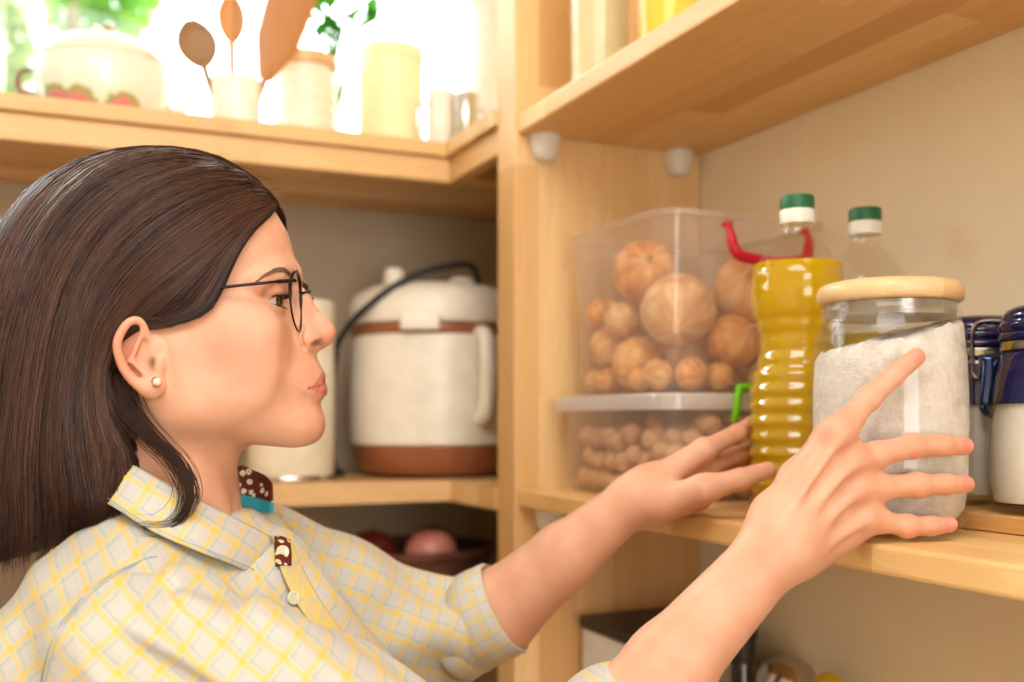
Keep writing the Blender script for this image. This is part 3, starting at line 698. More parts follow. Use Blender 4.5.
# collar: near leaf folded down, far leaf standing up with its printed facing
def sheet(name, rows, n, mat, thick=.0016, pl=None):
    R = [spline(r, n) for r in rows]; m = len(R)*4; Gd = np.stack([spline([R[k][j] for k in range(len(R))], m) for j in range(n)], 1)
    mb = MB().grid(Gd); V = mb.verts(); o = mesh(name, c2r(V), mb.F, mat, PERSON, True, attrs={'plaid': pl(V)['plaid']} if pl else None); solidify(o, thick); return sub(o)
def PR(l): return [pt(*q) for q in l]
def PS(l, off=.0042):                          # the same, laid on the front of the shirt
    out = []
    for px, py, Y0 in l:
        Y = .62; ok = False
        for _ in range(80):
            q = f_torso(pt(px, py, Y)[None])[0]
            if q < .0004: ok = True; break
            Y += q*.7
            if Y > .93: break
        out.append(pt(px, py, (Y if ok else Y0)-off))
    return out
PLC = lambda V: pl_planar(V, 60)
sheet('collar', [PR([(84,470,.83),(121,462,.800),(160,480,.785),(196,499,.786),(236,519,.805),(271,537,.832)]),
                 PR([(80,478,.82),(116,478,.785),(156,500,.768),(196,520,.768),(240,540,.790),(272,552,.822)]),
                 PR([(72,494,.815),(104,502,.775),(152,531,.752),(198,551,.752),(236,566,.775),(268,582,.812)])], 26, PLN, .0018, PLC)
st = MB()
for a, b in (((262.5,536,.823),(260.5,579,.803)),((259,535,.821),(257,577,.801))): st.tube(spline(PR([a, ((a[0]+b[0])/2,(a[1]+b[1])/2,(a[2]+b[2])/2-.003), b]), 10)-A([0,.004,0]), .00035, 5)
st.tube(spline(PR([(108,498,.768),(152,526,.746),(198,546,.745),(236,561,.769),(262,573,.800)]), 24)-A([0,.001,0]), .0003, 5)
def SN(l, off=.0006):
    out = []
    for px, py in l:
        Y = .56
        for _ in range(90):
            p = pt(px, py, Y)[None]; q = min(f_torso(p)[0], f_sn(p)[0])
            if q < .0004: break
            Y += q*.7
            if Y > .9: break
        out.append(pt(px, py, Y-off))
    return out
for o_ in (0, 4.5): st.tube(spline(SN([(152+o_,556),(128+o_,566),(103+o_,580),(80+o_,600),(62+o_,622),(50+o_,646),(42+o_,676),(38+o_,700)]), 60), .0003, 5)   # armhole stitching
sub(mesh('stitching', c2r(st.verts()), st.F, M_('thread', lambda: plain('blue_thread', srgb(138,162,174), .8)), PERSON, True))
top = [(221,494,.895),(238,466.5,.902),(253,470,.905),(264,475,.902),(272,483,.893)]
def lerp_rows(a, b, t): return [tuple(A(p)*(1-t)+A(q)*t) for p, q in zip(a, b)]
bot = [(219,506,.890),(232,508,.897),(246,510,.900),(260,512,.898),(273,513,.890)]
FLO = M_('flo', floral)
sheet('collar_facing', [PR(top), PR(lerp_rows(top, bot, .36)), PR(lerp_rows(top, bot, .66))], 16, FLO)
sheet('collar_band', [PR(lerp_rows(top, bot, .64)), PR(lerp_rows(top, bot, .84)), PR(bot)], 16, M_('teal', lambda: plain('teal_cotton', srgb(44,152,168), .8)))
sheet('shirt_front', [PR([(214,503,.893),(236,536,.885),(262,580,.875)]), PR([(238,508,.902),(266,546,.89),(298,600,.872)]), PR([(268,512,.905),(298,556,.888),(338,618,.868)]), PR([(279,514,.915),(316,566,.90),(362,648,.872)])], 16, PLF, .0018, lambda V: pl_planar(V, 20))
sheet('button_placket', [PS([(272,536,.845),(281,568,.832),(298,605,.818),(326,645,.806),(356,684,.80)]), PS([(282,537,.852),(292,568,.838),(311,605,.823),(340,645,.810),(371,684,.805)]), PS([(290,540,.858),(302,568,.846),(322,604,.830),(353,645,.817),(386,684,.812)])], 26, M_('pl3', lambda: plaid('placket_cotton', .0110, 1)), .002, lambda V: pl_planar(V, -25))
sheet('placket_facing', [PS([(274,537,.842),(275,551,.838),(276,566,.830)],.005), PS([(282,537,.846),(284,551,.842),(285,566,.834)],.005), PS([(290,541,.853),(291,553,.849),(291,566,.842)],.005)], 10, FLO, .0015)
for b in ((282,552,.8365),(293,598,.8145)):
    bt = MB(); c = PS([b], .0060)[0]; n = A([.55,-.8,.2]); n /= nrm(n); u = np.cross(n, A([0,0,1.])); u /= nrm(u); v = np.cross(n, u); pr = [(0,.0012),(.0032,.0012),(.0042,.0020),(.0050,.0016),(.0052,0)]
    V = [c+n*(z+.001)+r*(math.cos(t)*u+math.sin(t)*v) for r, z in pr for t in np.arange(20)*math.pi/10]
    bt.add(V, [[i*20+j,i*20+(j+1)%20,(i+1)*20+(j+1)%20,(i+1)*20+j] for i in range(4) for j in range(20)])
    for sx, sz in ((-1,-1),(1,-1),(-1,1),(1,1)): bt.ball(c+n*.0024+.0010*(sx*u+sz*v), .0005, 8, 6)
    sub(mesh('button', c2r(bt.verts()), bt.F, M_('btn', lambda: plain('shell_button', srgb(206,204,176), .3)), PERSON, True))
# trousers and shoes, below the frame but standing on the floor
def f_tr(P):
    Q = P.copy(); Q[:,1] = np.abs(P[:,1]-YM)
    d = ell(Q, (-.25,.04,-.66), (.135,.14,.12)); d = smin(d, chain(Q, [A([-.245,.085,-.70]), A([-.225,.088,-1.02]), A([-.25,.09,-1.37])], [.098,.068,.058], .03), .04)
    return smax(d, -(P[:,2]+1.385), .005)
sdf_part('trousers', f_tr, (-.42,.60,-1.42), (-.08,1.12,-.52), .009, M_('denim', lambda: plain('dark_denim', srgb(52,62,86), .85)))
for s in (-1, 1):
    sdf_part('shoe', lambda P: smax(smin(ell(P, (-.20,YM+s*.09,-1.40), (.13,.046,.05)), ell(P, (-.25,YM+s*.09,-1.375), (.062,.042,.055)), .03), -(P[:,2]+1.4495), .004), (-.36,YM+s*.09-.06,-1.47), (-.04,YM+s*.09+.06,-1.28), .006, M_('shoe', lambda: plain('grey_canvas', srgb(120,116,112), .8)))

# ================================================================ the pantry
UW = .834; VB = 1.80; UF = .5538; VP = 1.228; VQ = 1.283           # right wall, window wall, shelf fronts, divider panel
HU = CZ+.3646; HM2 = CZ-.0918; HL = CZ-.56                          # underside of top shelf, top of middle shelf, top of low shelf
CT = CZ+.41; CB = CZ+.3535
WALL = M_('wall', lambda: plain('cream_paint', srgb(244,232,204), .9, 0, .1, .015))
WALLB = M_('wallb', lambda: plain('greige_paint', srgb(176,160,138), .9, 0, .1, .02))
def struct(name, mb, mat): return tag(mb.build(name, mat, smooth=False), kind='structure')
struct('wall_right', MB().box(UW, UW+.1, -3.2, VB+.1, 0, 2.75), WALL)
wx0, wx1, wz0, wz1 = -1.6, .815, CT-.03, 2.55
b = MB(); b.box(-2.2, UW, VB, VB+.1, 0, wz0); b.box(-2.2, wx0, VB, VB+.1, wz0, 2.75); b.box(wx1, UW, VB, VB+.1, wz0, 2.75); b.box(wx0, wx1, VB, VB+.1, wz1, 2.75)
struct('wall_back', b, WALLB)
struct('wall_left', MB().box(-2.3, -2.2, -3.2, VB+.1, 0, 2.75), WALL)
struct('floor', MB().box(-2.3, UW+.1, -3.2, VB+.1, -.05, 0), M_('floor', lambda: pine('floor_boards', 1, 0, srgb(170,128,86), srgb(140,100,64), srgb(190,150,104), .12, .5)))
struct('ceiling', MB().box(-2.3, UW+.1, -3.3, VB+.1, 2.75, 2.8), M_('ceil', lambda: plain('white_ceiling', srgb(240,238,232), .9, 0, .1, .01)))
struct('wall_front', MB().box(-2.3, UW+.1, -3.3, -3.2, 0, 2.75), WALL)
fr = MB(); d0, d1 = VB+.02, VB+.07
fr.box(wx0, wx1, d0, d1, wz0, wz0+.045, .004); fr.box(wx0, wx1, d0, d1, wz1-.05, wz1, .004)
for x in (wx0, wx1-.05, -.62): fr.box(x, x+.05, d0+.001, d1-.001, wz0+.04, wz1-.045, .004)
W1 = struct('window_1', fr, M_('upvc', lambda: plain('white_frame', srgb(240,240,238), .35)))
p = MB().box(wx0+.04, wx1-.04, VB+.042, VB+.046, wz0+.04, wz1-.045); k = p.build('window_pane', M_('pane', lambda: glassy('window_glass', (.98,.99,.98,1), .02, .3)), W1, False); 

PX = M_('pineX', lambda: pine('pine_along_x', 0, 1)); PYm = M_('pineY', lambda: pine('pine_along_y', 1, 0)); PZ = M_('pineZ', lambda: pine('pine_upright', 2, 0))
PZF = M_('pineZF', lambda: pine('pine_upright_edge', 2, 1, srgb(236,196,134), srgb(220,176,110), srgb(244,212,156)))
PYL = M_('pineYL', lambda: pine('pine_shelf', 1, 0, srgb(234,190,124), srgb(208,152,88), srgb(244,208,146), .046))
# shelving on the right wall: divider panel, three boards, plastic supports
S = thing('pine_shelving', ((UF+UW)/2, .5, 0), 'pale pine shelving with a tall divider panel on the beige right wall', 'shelving')
MB().box(UF-.004, UW-.001, VP, VQ, 0, 2.45, .0015).build('divider_panel', PZ, S, False)
MB().box(UF-.004, UW-.001, -.45, -.41, 0, 2.45, .0015).build('end_panel', PZ, S, False)
def board(z0, z1, name='shelf'): return MB().box(UF, UW-.001, -.409, VP-.0005, z0, z1, .003).build(name, PYL, S, False)
board(HU, HU+.0235); board(HM2-.022, HM2); board(HL-.024, HL); board(.10, .124); board(2.38, 2.404)
PL = M_('sup', lambda: plain('white_plastic', srgb(232,226,216), .4))
def support(px, z, s=1.):
    U = on_v(px, VP-.012); mb = MB(); pr = []
    for k, (w, zz) in enumerate([(.0195,0),(.0195,-.010),(.0165,-.024),(.011,-.031),(.004,-.033)]):
        pr.append([(U+w*math.copysign(abs(math.cos(t))**.7, math.cos(t)), VP-.002-(.022*(1-.12*k))*abs(math.sin(t))**.8, z+zz) for t in np.linspace(0, math.pi, 16)])
    mb.grid(A(pr)); n = mb.n; mb.F.append(list(range(n-16, n)))
    mb.F += [[i*16, (i+1)*16, (i+1)*16+15, i*16+15] for i in range(4)]; mb.F.append(list(range(16))[::-1])
    return mb.build('shelf_support', PL, S)
support(547, HU-.0003); support(681, HU-.0003); support(551, HM2-.0225); support(676, HM2-.0225)

# corner shelving: counter with apron along the window wall, returning along the right wall
UC, VC = .555, 1.477
K = thing('corner_shelving', (-.4, 1.64, 0), 'pine corner shelving running under the bright window and round to the divider', 'shelving')
def ell_board(z0, z1, name, mat, ov=0.):
    pts = [(-1.7,VC-ov),(UC-ov,VC-ov),(UC-ov,VQ+.001),(UW-.001,VQ+.001),(UW-.001,VB-.001),(-1.7,VB-.001)]
    n = 6; V = [(x,y,z0) for x,y in pts]+[(x,y,z1) for x,y in pts]
    return MB().add(V, [[5,4,3,2,1,0],[6,7,8,9,10,11]]+[[i,(i+1)%n,(i+1)%n+n,i+n] for i in range(n)]).build(name, mat, K, False)
ell_board(CT-.020, CT, 'counter_top', PX, .010)
a = MB().box(-1.7, UC, VC, VC+.022, CB, CT-.0205, .002); a.build('apron', PX, K, False)
MB().box(UC, UC+.022, VQ+.001, VC+.021, CB, CT-.0205, .002).build('apron', PYm, K, False)
MB().box(-1.7, UW-.002, VC+.023, VB-.002, CT-.045, CT-.021).build('counter_underside', PX, K, False)
ell_board(CZ-.124, CZ-.0935, 'shelf', PX); ell_board(CZ-.445, CZ-.42, 'shelf', PX)
for x in (-1.68,): MB().box(x, x+.03, VC+.01, VB-.003, 0, CB).build('end_panel', PZ, K, False)
MB().box(UC+.03, UW-.003, VB-.05, VB-.02, 0, CZ-.4455).build('rear_post', PZ, K, False)

# outside: garden shrubs in the daylight
def shrub(name, c, r, n, label, cols, seed, leaf=.045):
    rg = np.random.default_rng(seed); th = thing(name, (c[0], c[1], 0), label, 'shrub', 'garden shrubs outside the window'); mb = MB()
    for k in range(n):
        d = rg.normal(size=3); d /= nrm(d); p = A(c)+d*A(r)*rg.random()**.33; u = rg.normal(size=3); u /= nrm(u); v = np.cross(u, rg.normal(size=3)); v /= nrm(v); L = leaf*(.6+.8*rg.random())
        mb.add([p-u*L, p+v*L*.42+u*.1*L, p+u*L, p-v*L*.42+u*.1*L], [[0,1,2,3]])
    fo = mb.build('foliage', M_(name+str(seed), lambda: leafm(cols)), th, False)
    tr = MB(); 
    for k in range(5): tr.tube(spline([(c[0],c[1],0),(c[0]+.1*rg.normal(),c[1]+.1*rg.normal(),c[2]*.5),(c[0]+r[0]*.4*rg.normal(),c[1]+.2*rg.normal(),c[2])], 10), np.linspace(.03,.008,10), 6)
    tr.build('stems', M_('bark', lambda: plain('bark', srgb(110,86,62), .9)), th)
def leafm(cols):
    t = NT('leaf'); n = t.noise(t.obj(), 6, 2); c = t.ramp(n, [(.35, cols[0]), (.65, cols[1])]); df = t.n('ShaderNodeBsdfDiffuse'); tl = t.n('ShaderNodeBsdfTranslucent'); t.L(c, df.inputs[0]); t.L(c, tl.inputs[0])
    m = t.n('ShaderNodeMixShader'); m.inputs[0].default_value = .5; t.L(df.outputs[0], m.inputs[1]); t.L(tl.outputs[0], m.inputs[2]); return t.done(m.outputs[0])
def out_at(px, py, Y): q = c2r([pt(px, py, Y)])[0]; return q
GRN = (srgb(60,130,40), srgb(140,190,80)); GR2 = (srgb(110,140,80), srgb(190,200,140))
q = out_at(98, 4, 3.9); shrub('garden_shrub', q, (.22,.25,.16), 420, 'bright green shrub outside the window behind the flowered tureen', GRN, 4)
q = out_at(6, 60, 4.9); shrub('garden_shrub', q, (.13,.2,.38), 330, 'olive green shrub outside the window at the far left edge', GR2, 6)

# ================================================================ things on the shelves
GLS = lambda: M_('clear', lambda: glassy('clear_glass', (.995,.998,.995,1), .02, .32, .02))
def lid_wood(): return M_('lidw', lambda: pine('turned_pine', 0, 2, srgb(240,216,170), srgb(206,162,106), srgb(250,234,200), .2, .35))
# --- salt jar in her hand
jc = c2r([[.3055,.85,-.0885]])[0]; Hs = 250/1050*.0
J = thing('glass_jar', jc, 'tall round glass jar of coarse white salt with a wooden lid, under her spread hand', 'jar')
R0 = .0630; o = [(.001,0),(.046,0),(.053,.002),(.0575,.007),(.0605,.016),(.0622,.040),(.0630,.080),(.0628,.110),(.0615,.135),(.0590,.152),(.0556,.162),(.0542,.166),(.0540,.169),(.0552,.1715),(.0552,.174),(.0536,.1765),(.0535,.1815)]
inn = [(.0510,.1815),(.0510,.170),(.0535,.165),(.0560,.152),(.0588,.134),(.0600,.110),(.0602,.080),(.0594,.040),(.0570,.018),(.0520,.010),(.001,.009)]
g = MB().lathe(o, jc, 96, cap1=False); MB2 = MB().lathe(o+inn, jc, 96); MB2.build('glass_body', GLS(), J, 60)
def salt_body(mb, c, prof, ztop, tilt, n=72, seed=1, amp=.004):
    rg = np.random.default_rng(seed); pr = [(r, z) for r, z in prof if z < ztop-.012]; V = []
    rim = np.interp(ztop, [z for r, z in prof], [r for r, z in prof])
    f = lambda t, q: tilt*math.cos(t+.42)*q+amp*(math.sin(2*t+seed)*.5+math.sin(5*t+1.3*seed)*.28+math.sin(11*t)*.12)*q+amp*.9*(1-q)
    rows = [[(c[0]+r*math.cos(t), c[1]+r*math.sin(t), c[2]+z) for t in np.arange(n)*2*math.pi/n] for r, z in pr]
    rows.append([(c[0]+rim*math.cos(t), c[1]+rim*math.sin(t), c[2]+ztop+f(t,1)) for t in np.arange(n)*2*math.pi/n])
    for q in (.97,.9,.75,.55,.3,.08): rows.append([(c[0]+rim*q*math.cos(t), c[1]+rim*q*math.sin(t), c[2]+ztop+.0015+f(t,q)+amp*.25*rg.normal()) for t in np.arange(n)*2*math.pi/n])
    Gd = A(rows); m = len(rows); mb.add(Gd.reshape(-1,3), [[i*n+j, i*n+(j+1)%n, (i+1)*n+(j+1)%n, (i+1)*n+j] for i in range(m-1) for j in range(n)]+[[j for j in range(n)][::-1], [(m-1)*n+j for j in range(n)]]); return mb
sp = [(.001,.0098),(.0512,.0105),(.0563,.0185),(.0588,.040),(.0596,.080),(.0594,.110),(.0582,.134),(.0555,.150),(.053,.163)]
salt_body(MB(), jc, sp, .151, .014, seed=2).build('salt', M_('salt', salt_mat), J)
lp = [(.001,.1820),(.0500,.1820),(.0505,.1808),(.0540,.1808),(.0560,.1825),(.0567,.1865),(.0565,.1905),(.0550,.1940),(.0520,.1963),(.046,.1975),(.03,.1980),(.001,.1982)]
MB().lathe(lp, jc, 96).build('wooden_lid', lid_wood(), J, 50)
MB().lathe([(.0460,.1690),(.0502,.1690),(.0506,.1720),(.0506,.1798),(.0490,.1806),(.0460,.1806)], jc, 64).build('seal_ring', M_('seal', lambda: glassy('silicone_seal', (.9,.88,.84,1), .1, .3, .2, .35, srgb(226,216,200))), J, 50)

# --- sunflower oil bottles
GRC = M_('grc', lambda: plain('green_plastic', srgb(22,104,62), .3)); WHC = M_('whc', lambda: plain('white_cap', srgb(238,234,226), .35))
PET = M_('pet', lambda: glassy('clear_plastic', (.985,.985,.975,1), .04, .6, .04)); OIL = M_('oil', oil_mat)
def bottle_prof():
    P = [(.001,0),(.030,0),(.038,.003),(.0432,.010)]
    for k in range(80):
        z = .012+k*.0024
        if z > .190: break
        base = np.interp(z, [.012,.05,.115,.130,.148,.163,.178,.192], [.0440,.0445,.0447,.0420,.0362,.0345,.0375,.0425])
        rib = .0016*math.cos(2*math.pi*(z-.012)/.0150)
        P.append((base+rib*(1 if z < .115 else .6), z))
    P += [(.0432,.196),(.0445,.206),(.0440,.214),(.0428,.219),(.0433,.223),(.0420,.229),(.0380,.238),(.0320,.247),(.0250,.255),(.0190,.261),(.0150,.2655),(.0135,.270),(.0132,.274),(.0155,.2745),(.0155,.276),(.0130,.277),(.0130,.288)]
    return P
def bottle(c, level, label):
    B = thing('oil_bottle', c, label, 'bottle'); P = bottle_prof()
    MB().lathe(P, c, 64, cap1=False).build('bottle_body', PET, B, 75)
    O = [(max(.001, r-.0011), z+.0008) for r, z in P if z < level]; r = O[-1][0]; O += [(r-.0002, level), (.001, level)]
    MB().lathe(O, c, 64).build('oil', OIL, B, 75)
    MB().lathe([(.0140,.2765),(.0162,.2765),(.0165,.278),(.0165,.2885),(.0160,.2895),(.0140,.2895)], c, 48).build('cap_collar', WHC, B)
    cp = MB(); n = 60; pr = [(.0158,.2897),(.0161,.2905),(.0160,.3005),(.0152,.3028),(.0135,.3034),(.001,.3034)]
    V = []; 
    for i, (r, z) in enumerate(pr):
        for j in range(n*2): rr = r-(.0004 if (j % 4 < 2 and i in (1,2)) else 0); V.append((c[0]+rr*math.cos(j*math.pi/n), c[1]+rr*math.sin(j*math.pi/n), c[2]+z))
    cp.add(V, [[i*2*n+j, i*2*n+(j+1)%(2*n), (i+1)*2*n+(j+1)%(2*n), (i+1)*2*n+j] for i in range(5) for j in range(2*n)]); cp.build('screw_cap', GRC, B, 30)
    return B
BZ = HM2+.0008
b1 = c2r([[.2730,1.005,0]])[0]; b1[2] = BZ; bottle(b1, .238, 'ribbed bottle of yellow sunflower oil with a green cap, held by her left hand')
b2 = c2r([[.3580,1.065,0]])[0]; b2[2] = BZ; bottle(b2, .175, 'second green-capped oil bottle, farther back behind the salt jar lid')

# --- clip-top jars on a board
WB = MB().box(.6925, .832, .38, .725, HM2+.0006, HM2+.0145, .0015).build('wooden_board', M_('brd', lambda: pine('oak_board', 1, 0, srgb(214,158,92), srgb(182,124,64), srgb(226,176,112), .05)), smooth=False)
tag(WB, 'flat wooden board lying on the middle shelf under the blue-lidded jars', 'board')
BLU = M_('blu', lambda: plain('cobalt_glaze', srgb(20,24,76), .08, 0, .8)); STL = M_('stl', lambda: plain('steel_wire', srgb(200,196,188), .22, 1)); CRM = M_('crm', lambda: plain('white_powder', srgb(236,228,212), .8))
def clip_jar(c, label, ang, clipped, k=1.09):
    B = thing('clip_jar', c, label, 'jar', 'blue-lidded clip jars on the wooden board')
    K_ = lambda l: [(r*np.interp(z, [.05,.115], [k,1]), z) for r, z in l]
    o = [(.001,0),(.040,0),(.047,.002),(.0505,.008),(.0525,.025),(.0530,.055),(.0515,.090),(.0485,.112),(.0455,.124),(.0440,.131),(.0440,.135)]
    MB().lathe(K_(o+[(.0405,.135),(.0410,.130),(.0445,.118),(.0480,.100),(.0492,.088),(.0503,.055),(.0498,.025),(.0470,.009),(.001,.006)]), c, 72).build('glass_body', GLS(), B, 60)
    MB().lathe(K_([(.001,.0065),(.0462,.0095),(.0490,.025),(.0496,.055),(.0486,.084),(.0484,.0885),(.03,.091),(.001,.089)]), c, 64).build('white_powder', CRM, B, 60)
    # blue glazed shoulder band, neck and domed lid
    MB().lathe(K_([(.0503,.0895),(.0518,.0890),(.0506,.101),(.0490,.1125),(.0462,.1245),(.0448,.1310),(.0443,.1312),(.0452,.1240),(.0478,.112),(.0495,.100)]), c, 72).build('blue_shoulder', BLU, B, 60)
    MB().lathe([(.001,.1390),(.0440,.1390),(.0470,.1400),(.0480,.1425),(.0470,.1450),(.0455,.1465),(.0470,.1485),(.0478,.1510),(.0468,.1535),(.0450,.1550),(.0452,.1570),(.0448,.1600),(.0420,.1640),(.036,.1672),(.024,.1692),(.001,.1700)], c, 72).build('blue_lid', BLU, B, 60)
    MB().lathe([(.0441,.1318),(.0460,.1318),(.0462,.1335),(.0462,.1368),(.0458,.1385),(.0441,.1385)], c, 64).build('metal_band', STL, B, 50)
    d = A([math.cos(ang), math.sin(ang), 0]); u = A([-math.sin(ang), math.cos(ang), 0]); z = A([0,0,1.]); c = A(c)
    w = MB(); q = c+d*.0475+z*.118
    loop = spline([q-u*.0150-z*.001, q-u*.0155+z*.016+d*.002, q-u*.0150+z*.036+d*.001, q-u*.0085+z*.0435-d*.001, q+u*.0085+z*.0435-d*.001, q+u*.0150+z*.036+d*.001, q+u*.0155+z*.016+d*.002, q+u*.0150-z*.001], 40)
    w.tube(loop, .0015, 8); w.tube(spline([q-u*.0150-z*.001, q-u*.0125-z*.006+d*.004, q-u*.0105-z*.002+d*.007, q-u*.0102+z*.012+d*.0075], 14), .0013, 8); w.tube(spline([q+u*.0150-z*.001, q+u*.0125-z*.006+d*.004, q+u*.0105-z*.002+d*.007, q+u*.0102+z*.012+d*.0075], 14), .0013, 8)
    w.build('wire_bail', STL, B)
    l = MB(); prof = [(.012,.016),(.0095,.0125),(.006,.0115),(-.012,.0118),(-.030,.0125),(-.0345,.0095)]
    path = spline([q+z*.013+d*.008, q+z*.002+d*.0105, q-z*.016+d*.0125, q-z*.030+d*.013], 12); Gd = []
    for k, p_ in enumerate(path):
        wv = np.interp(k, [0,2,6,9,11], [.0105,.0088,.0105,.0122,.0122]); Gd.append([p_+u*wv*t+d*.0025*(1-t*t) for t in np.linspace(-1, 1, 9)])
    end = path[-1]; l.grid(A(Gd)); l.grid(A([[end+u*.0122*math.cos(a)*r-z*.0115*math.sin(a)*r+d*.0010 for r in (.62,.8,1.0)] for a in np.linspace(0, math.pi, 16)])); lo_ = l.build('lever', M_('lev', lambda: plain('polished_lever', srgb(70,84,128), .12, .9)), B); solidify(lo_, .0014)
    return B
cB = c2r([[.4435,.845,0]])[0]; cB[2] = HM2+.0147; clip_jar(cB, 'blue-lidded clip jar at the right edge of the photo, nearer of the two', math.radians(250), True)
cA = c2r([[.4270,.962,0]])[0]; cA[2] = HM2+.0147
CAJ = clip_jar(cA, 'blue-lidded clip jar with its steel clasp facing out, just right of the salt jar', math.atan2(-.814, -.581), True, .94)

# --- plastic boxes
def rbox(x0, x1, y0, y1, r, n=8):
    P = []
    for cx, cy, a0 in ((x1-r,y0+r,-90),(x1-r,y1-r,0),(x0+r,y1-r,90),(x0+r,y0+r,180)):
        for k in range(n+1): a = math.radians(a0+90*k/n); P.append((cx+r*math.cos(a), cy+r*math.sin(a)))
    return A(P)
PLA = M_('pla', lambda: glassy('frosted_plastic', (.975,.965,.955,1), .035, .35, .15, .22, srgb(240,230,226), srgb(250,245,240)))
PLL = M_('pll', lambda: glassy('frosted_lid', (.95,.95,.95,1), .06, .3, .2, .62, srgb(248,246,244)))
def bin_(x0, x1, y0, y1, z0, z1, tap, name, label, hcol, hz, wz, lid, hx):
    B = thing(name, ((x0+x1)/2, (y0+y1)/2, z0), label, 'box')
    rows = []
    for t, e in ((0,-.006),(.0,0),(.03,.003),(.5,.0),(.93,0),(.965,0),(.965,.007),(1.0,.008),(1.0,.004),(.975,.001)):
        k = tap*(1-t)-e; zz = z0+(z1-z0)*t; P = rbox(x0+k, x1-k, y0+k, y1-k, .028-min(k,.01)); rows.append(np.column_stack([P, np.full(len(P), zz)]))
    m = len(rows); n = len(rows[0]); mb = MB(); mb.add(np.concatenate(rows), [[i*n+j, i*n+(j+1)%n, (i+1)*n+(j+1)%n, (i+1)*n+j] for i in range(m-1) for j in range(n)]+[list(range(n))[::-1]])
    mb.build('box_body', PLA, B, 50)
    if lid:
        rows = [np.column_stack([rbox(x0-e, x1+e, y0-e, y1+e, .03), np.full(36, z1+zz)]) for e, zz in ((.0085,-.010),(.0105,-.010),(.0105,.0055),(.0085,.0075),(.004,.0075),(.002,.004),(-.01,.004))]
        lb = MB(); lb.add(np.concatenate(rows), [[i*36+j, i*36+(j+1)%36, (i+1)*36+(j+1)%36, (i+1)*36+j] for i in range(len(rows)-1) for j in range(36)]+[[(len(rows)-1)*36+j for j in range(36)]]); lb.build('box_lid', PLL, B, 50)
    w = wz; yy = y0-.011
    H = MB(); pr = [(hx-w, yy+.004, hz), (hx-w*1.0, yy-.002, hz-.010), (hx-w*.93, yy-.004, hz-.028), (hx-w*.72, yy-.005, hz-.036), (hx, yy-.006, hz-.039), (hx+w*.72, yy-.005, hz-.036), (hx+w*.93, yy-.004, hz-.028), (hx+w, yy-.002, hz-.010), (hx+w, yy+.004, hz)]
    if lid: pr = [(hx-w, yy+.002, hz-.036), (hx-w, yy-.003, hz-.02), (hx-w*.97, yy-.004, hz-.004), (hx-w*.85, yy-.004, hz), (hx, yy-.004, hz), (hx+w*.85, yy-.004, hz), (hx+w*.97, yy-.004, hz-.004), (hx+w, yy-.003, hz-.02), (hx+w, yy+.002, hz-.036)]
    C = spline(pr, 48); rad = np.interp(np.arange(48), [0,2,5,10,24,37,42,45,47], [.0065,.004,.004,.0062,.0062,.0062,.004,.004,.0065]) if not lid else .0042
    H.tube(C, rad, 10); H.build('carry_handle', hcol, B)
    return B
REDP = M_('redp', lambda: plain('red_plastic', srgb(206,22,52), .3)); GRNP = M_('grnp', lambda: plain('green_plastic_handle', srgb(120,206,24), .35))
nb = (.597,.826,.940,1.200); z1b = CZ+.019
bin_(*nb, HM2+.0003, z1b, .012, 'storage_box', 'low clear plastic box full of walnuts, with a green handle, on the middle shelf', GRNP, CZ+.033, .047, True, .722)
ob = (.604,.822,.958,1.187); zo0 = z1b+.0082; zo1 = CZ+.2250
bin_(*ob, zo0, zo1, .011, 'storage_box', 'tall clear plastic box of onions with a red handle, stacked on the walnut box', REDP, CZ+.2117, .053, False, .733)
def pack(R, lo, hi, seed, it=500, fix=None):
    rg = np.random.default_rng(seed); R = A(R, dtype=float); n = len(R); lo = A(lo); hi = A(hi); P = lo+R[:,None]+(hi-lo-2*R[:,None])*rg.random((n,3))
    if fix is not None: P[:len(fix)] = fix
    for k in range(it):
        if k < it*.7: P[:,2] -= .0012
        for _ in range(3):
            D = P[:,None]-P[None]; L = np.sqrt((D**2).sum(-1))+np.eye(n); ov = (R[:,None]+R[None])*1.0-L; np.fill_diagonal(ov, 0); ov = np.maximum(ov, 0)
            P += .45*(D/L[...,None]*ov[...,None]*.5*2*.5).sum(1)*1.4
            P = np.minimum(np.maximum(P, lo+R[:,None]), hi-R[:,None])
    return P
def walnut():
    mb = MB().ball((0,0,0), (.0126,.0140,.0122), 30, 20); V = mb.verts(); n = nrm(V)[:,None]; U_ = V/n
    bump_ = .0007*np.sin(9*U_[:,0]+3*np.sin(7*U_[:,2]))*np.sin(8*U_[:,2]+2*np.sin(6*U_[:,1]))+.0009*np.exp(-(U_[:,0]/.10)**2)-.0004*np.exp(-(U_[:,0]/.03)**2)
    mb.V = [V+U_*bump_[:,None]]; return mb
WN = M_('wn', lambda: (lambda t: t.done(t.bsdf(t.ramp(t.math('ADD', t.math('MULTIPLY', t.noise(t.obj(), 260, 3), .7), t.math('ADD', t.math('MULTIPLY', t.noise(t.obj(), 60, 2), .2), t.math('MULTIPLY', t.n('ShaderNodeObjectInfo').outputs['Random'], .16))), [(.3, srgb(176,124,84)), (.5, srgb(216,168,124)), (.7, srgb(236,194,152))]), .6, 0, .3, t.bump(t.noise(t.obj(), 380, 2), .4, .0008))))(NT('walnut_shell')))
NW = 215; RW_ = np.random.default_rng(2).uniform(.0120, .0142, NW)
WP = pack(RW_, (nb[0]+.015, nb[2]+.015, HM2+.002), (nb[1]-.015, nb[3]-.015, z1b-.003), 5, 260)
w0 = None
def nut_label(p):
    return 'brown walnut in the clear box with the green handle'
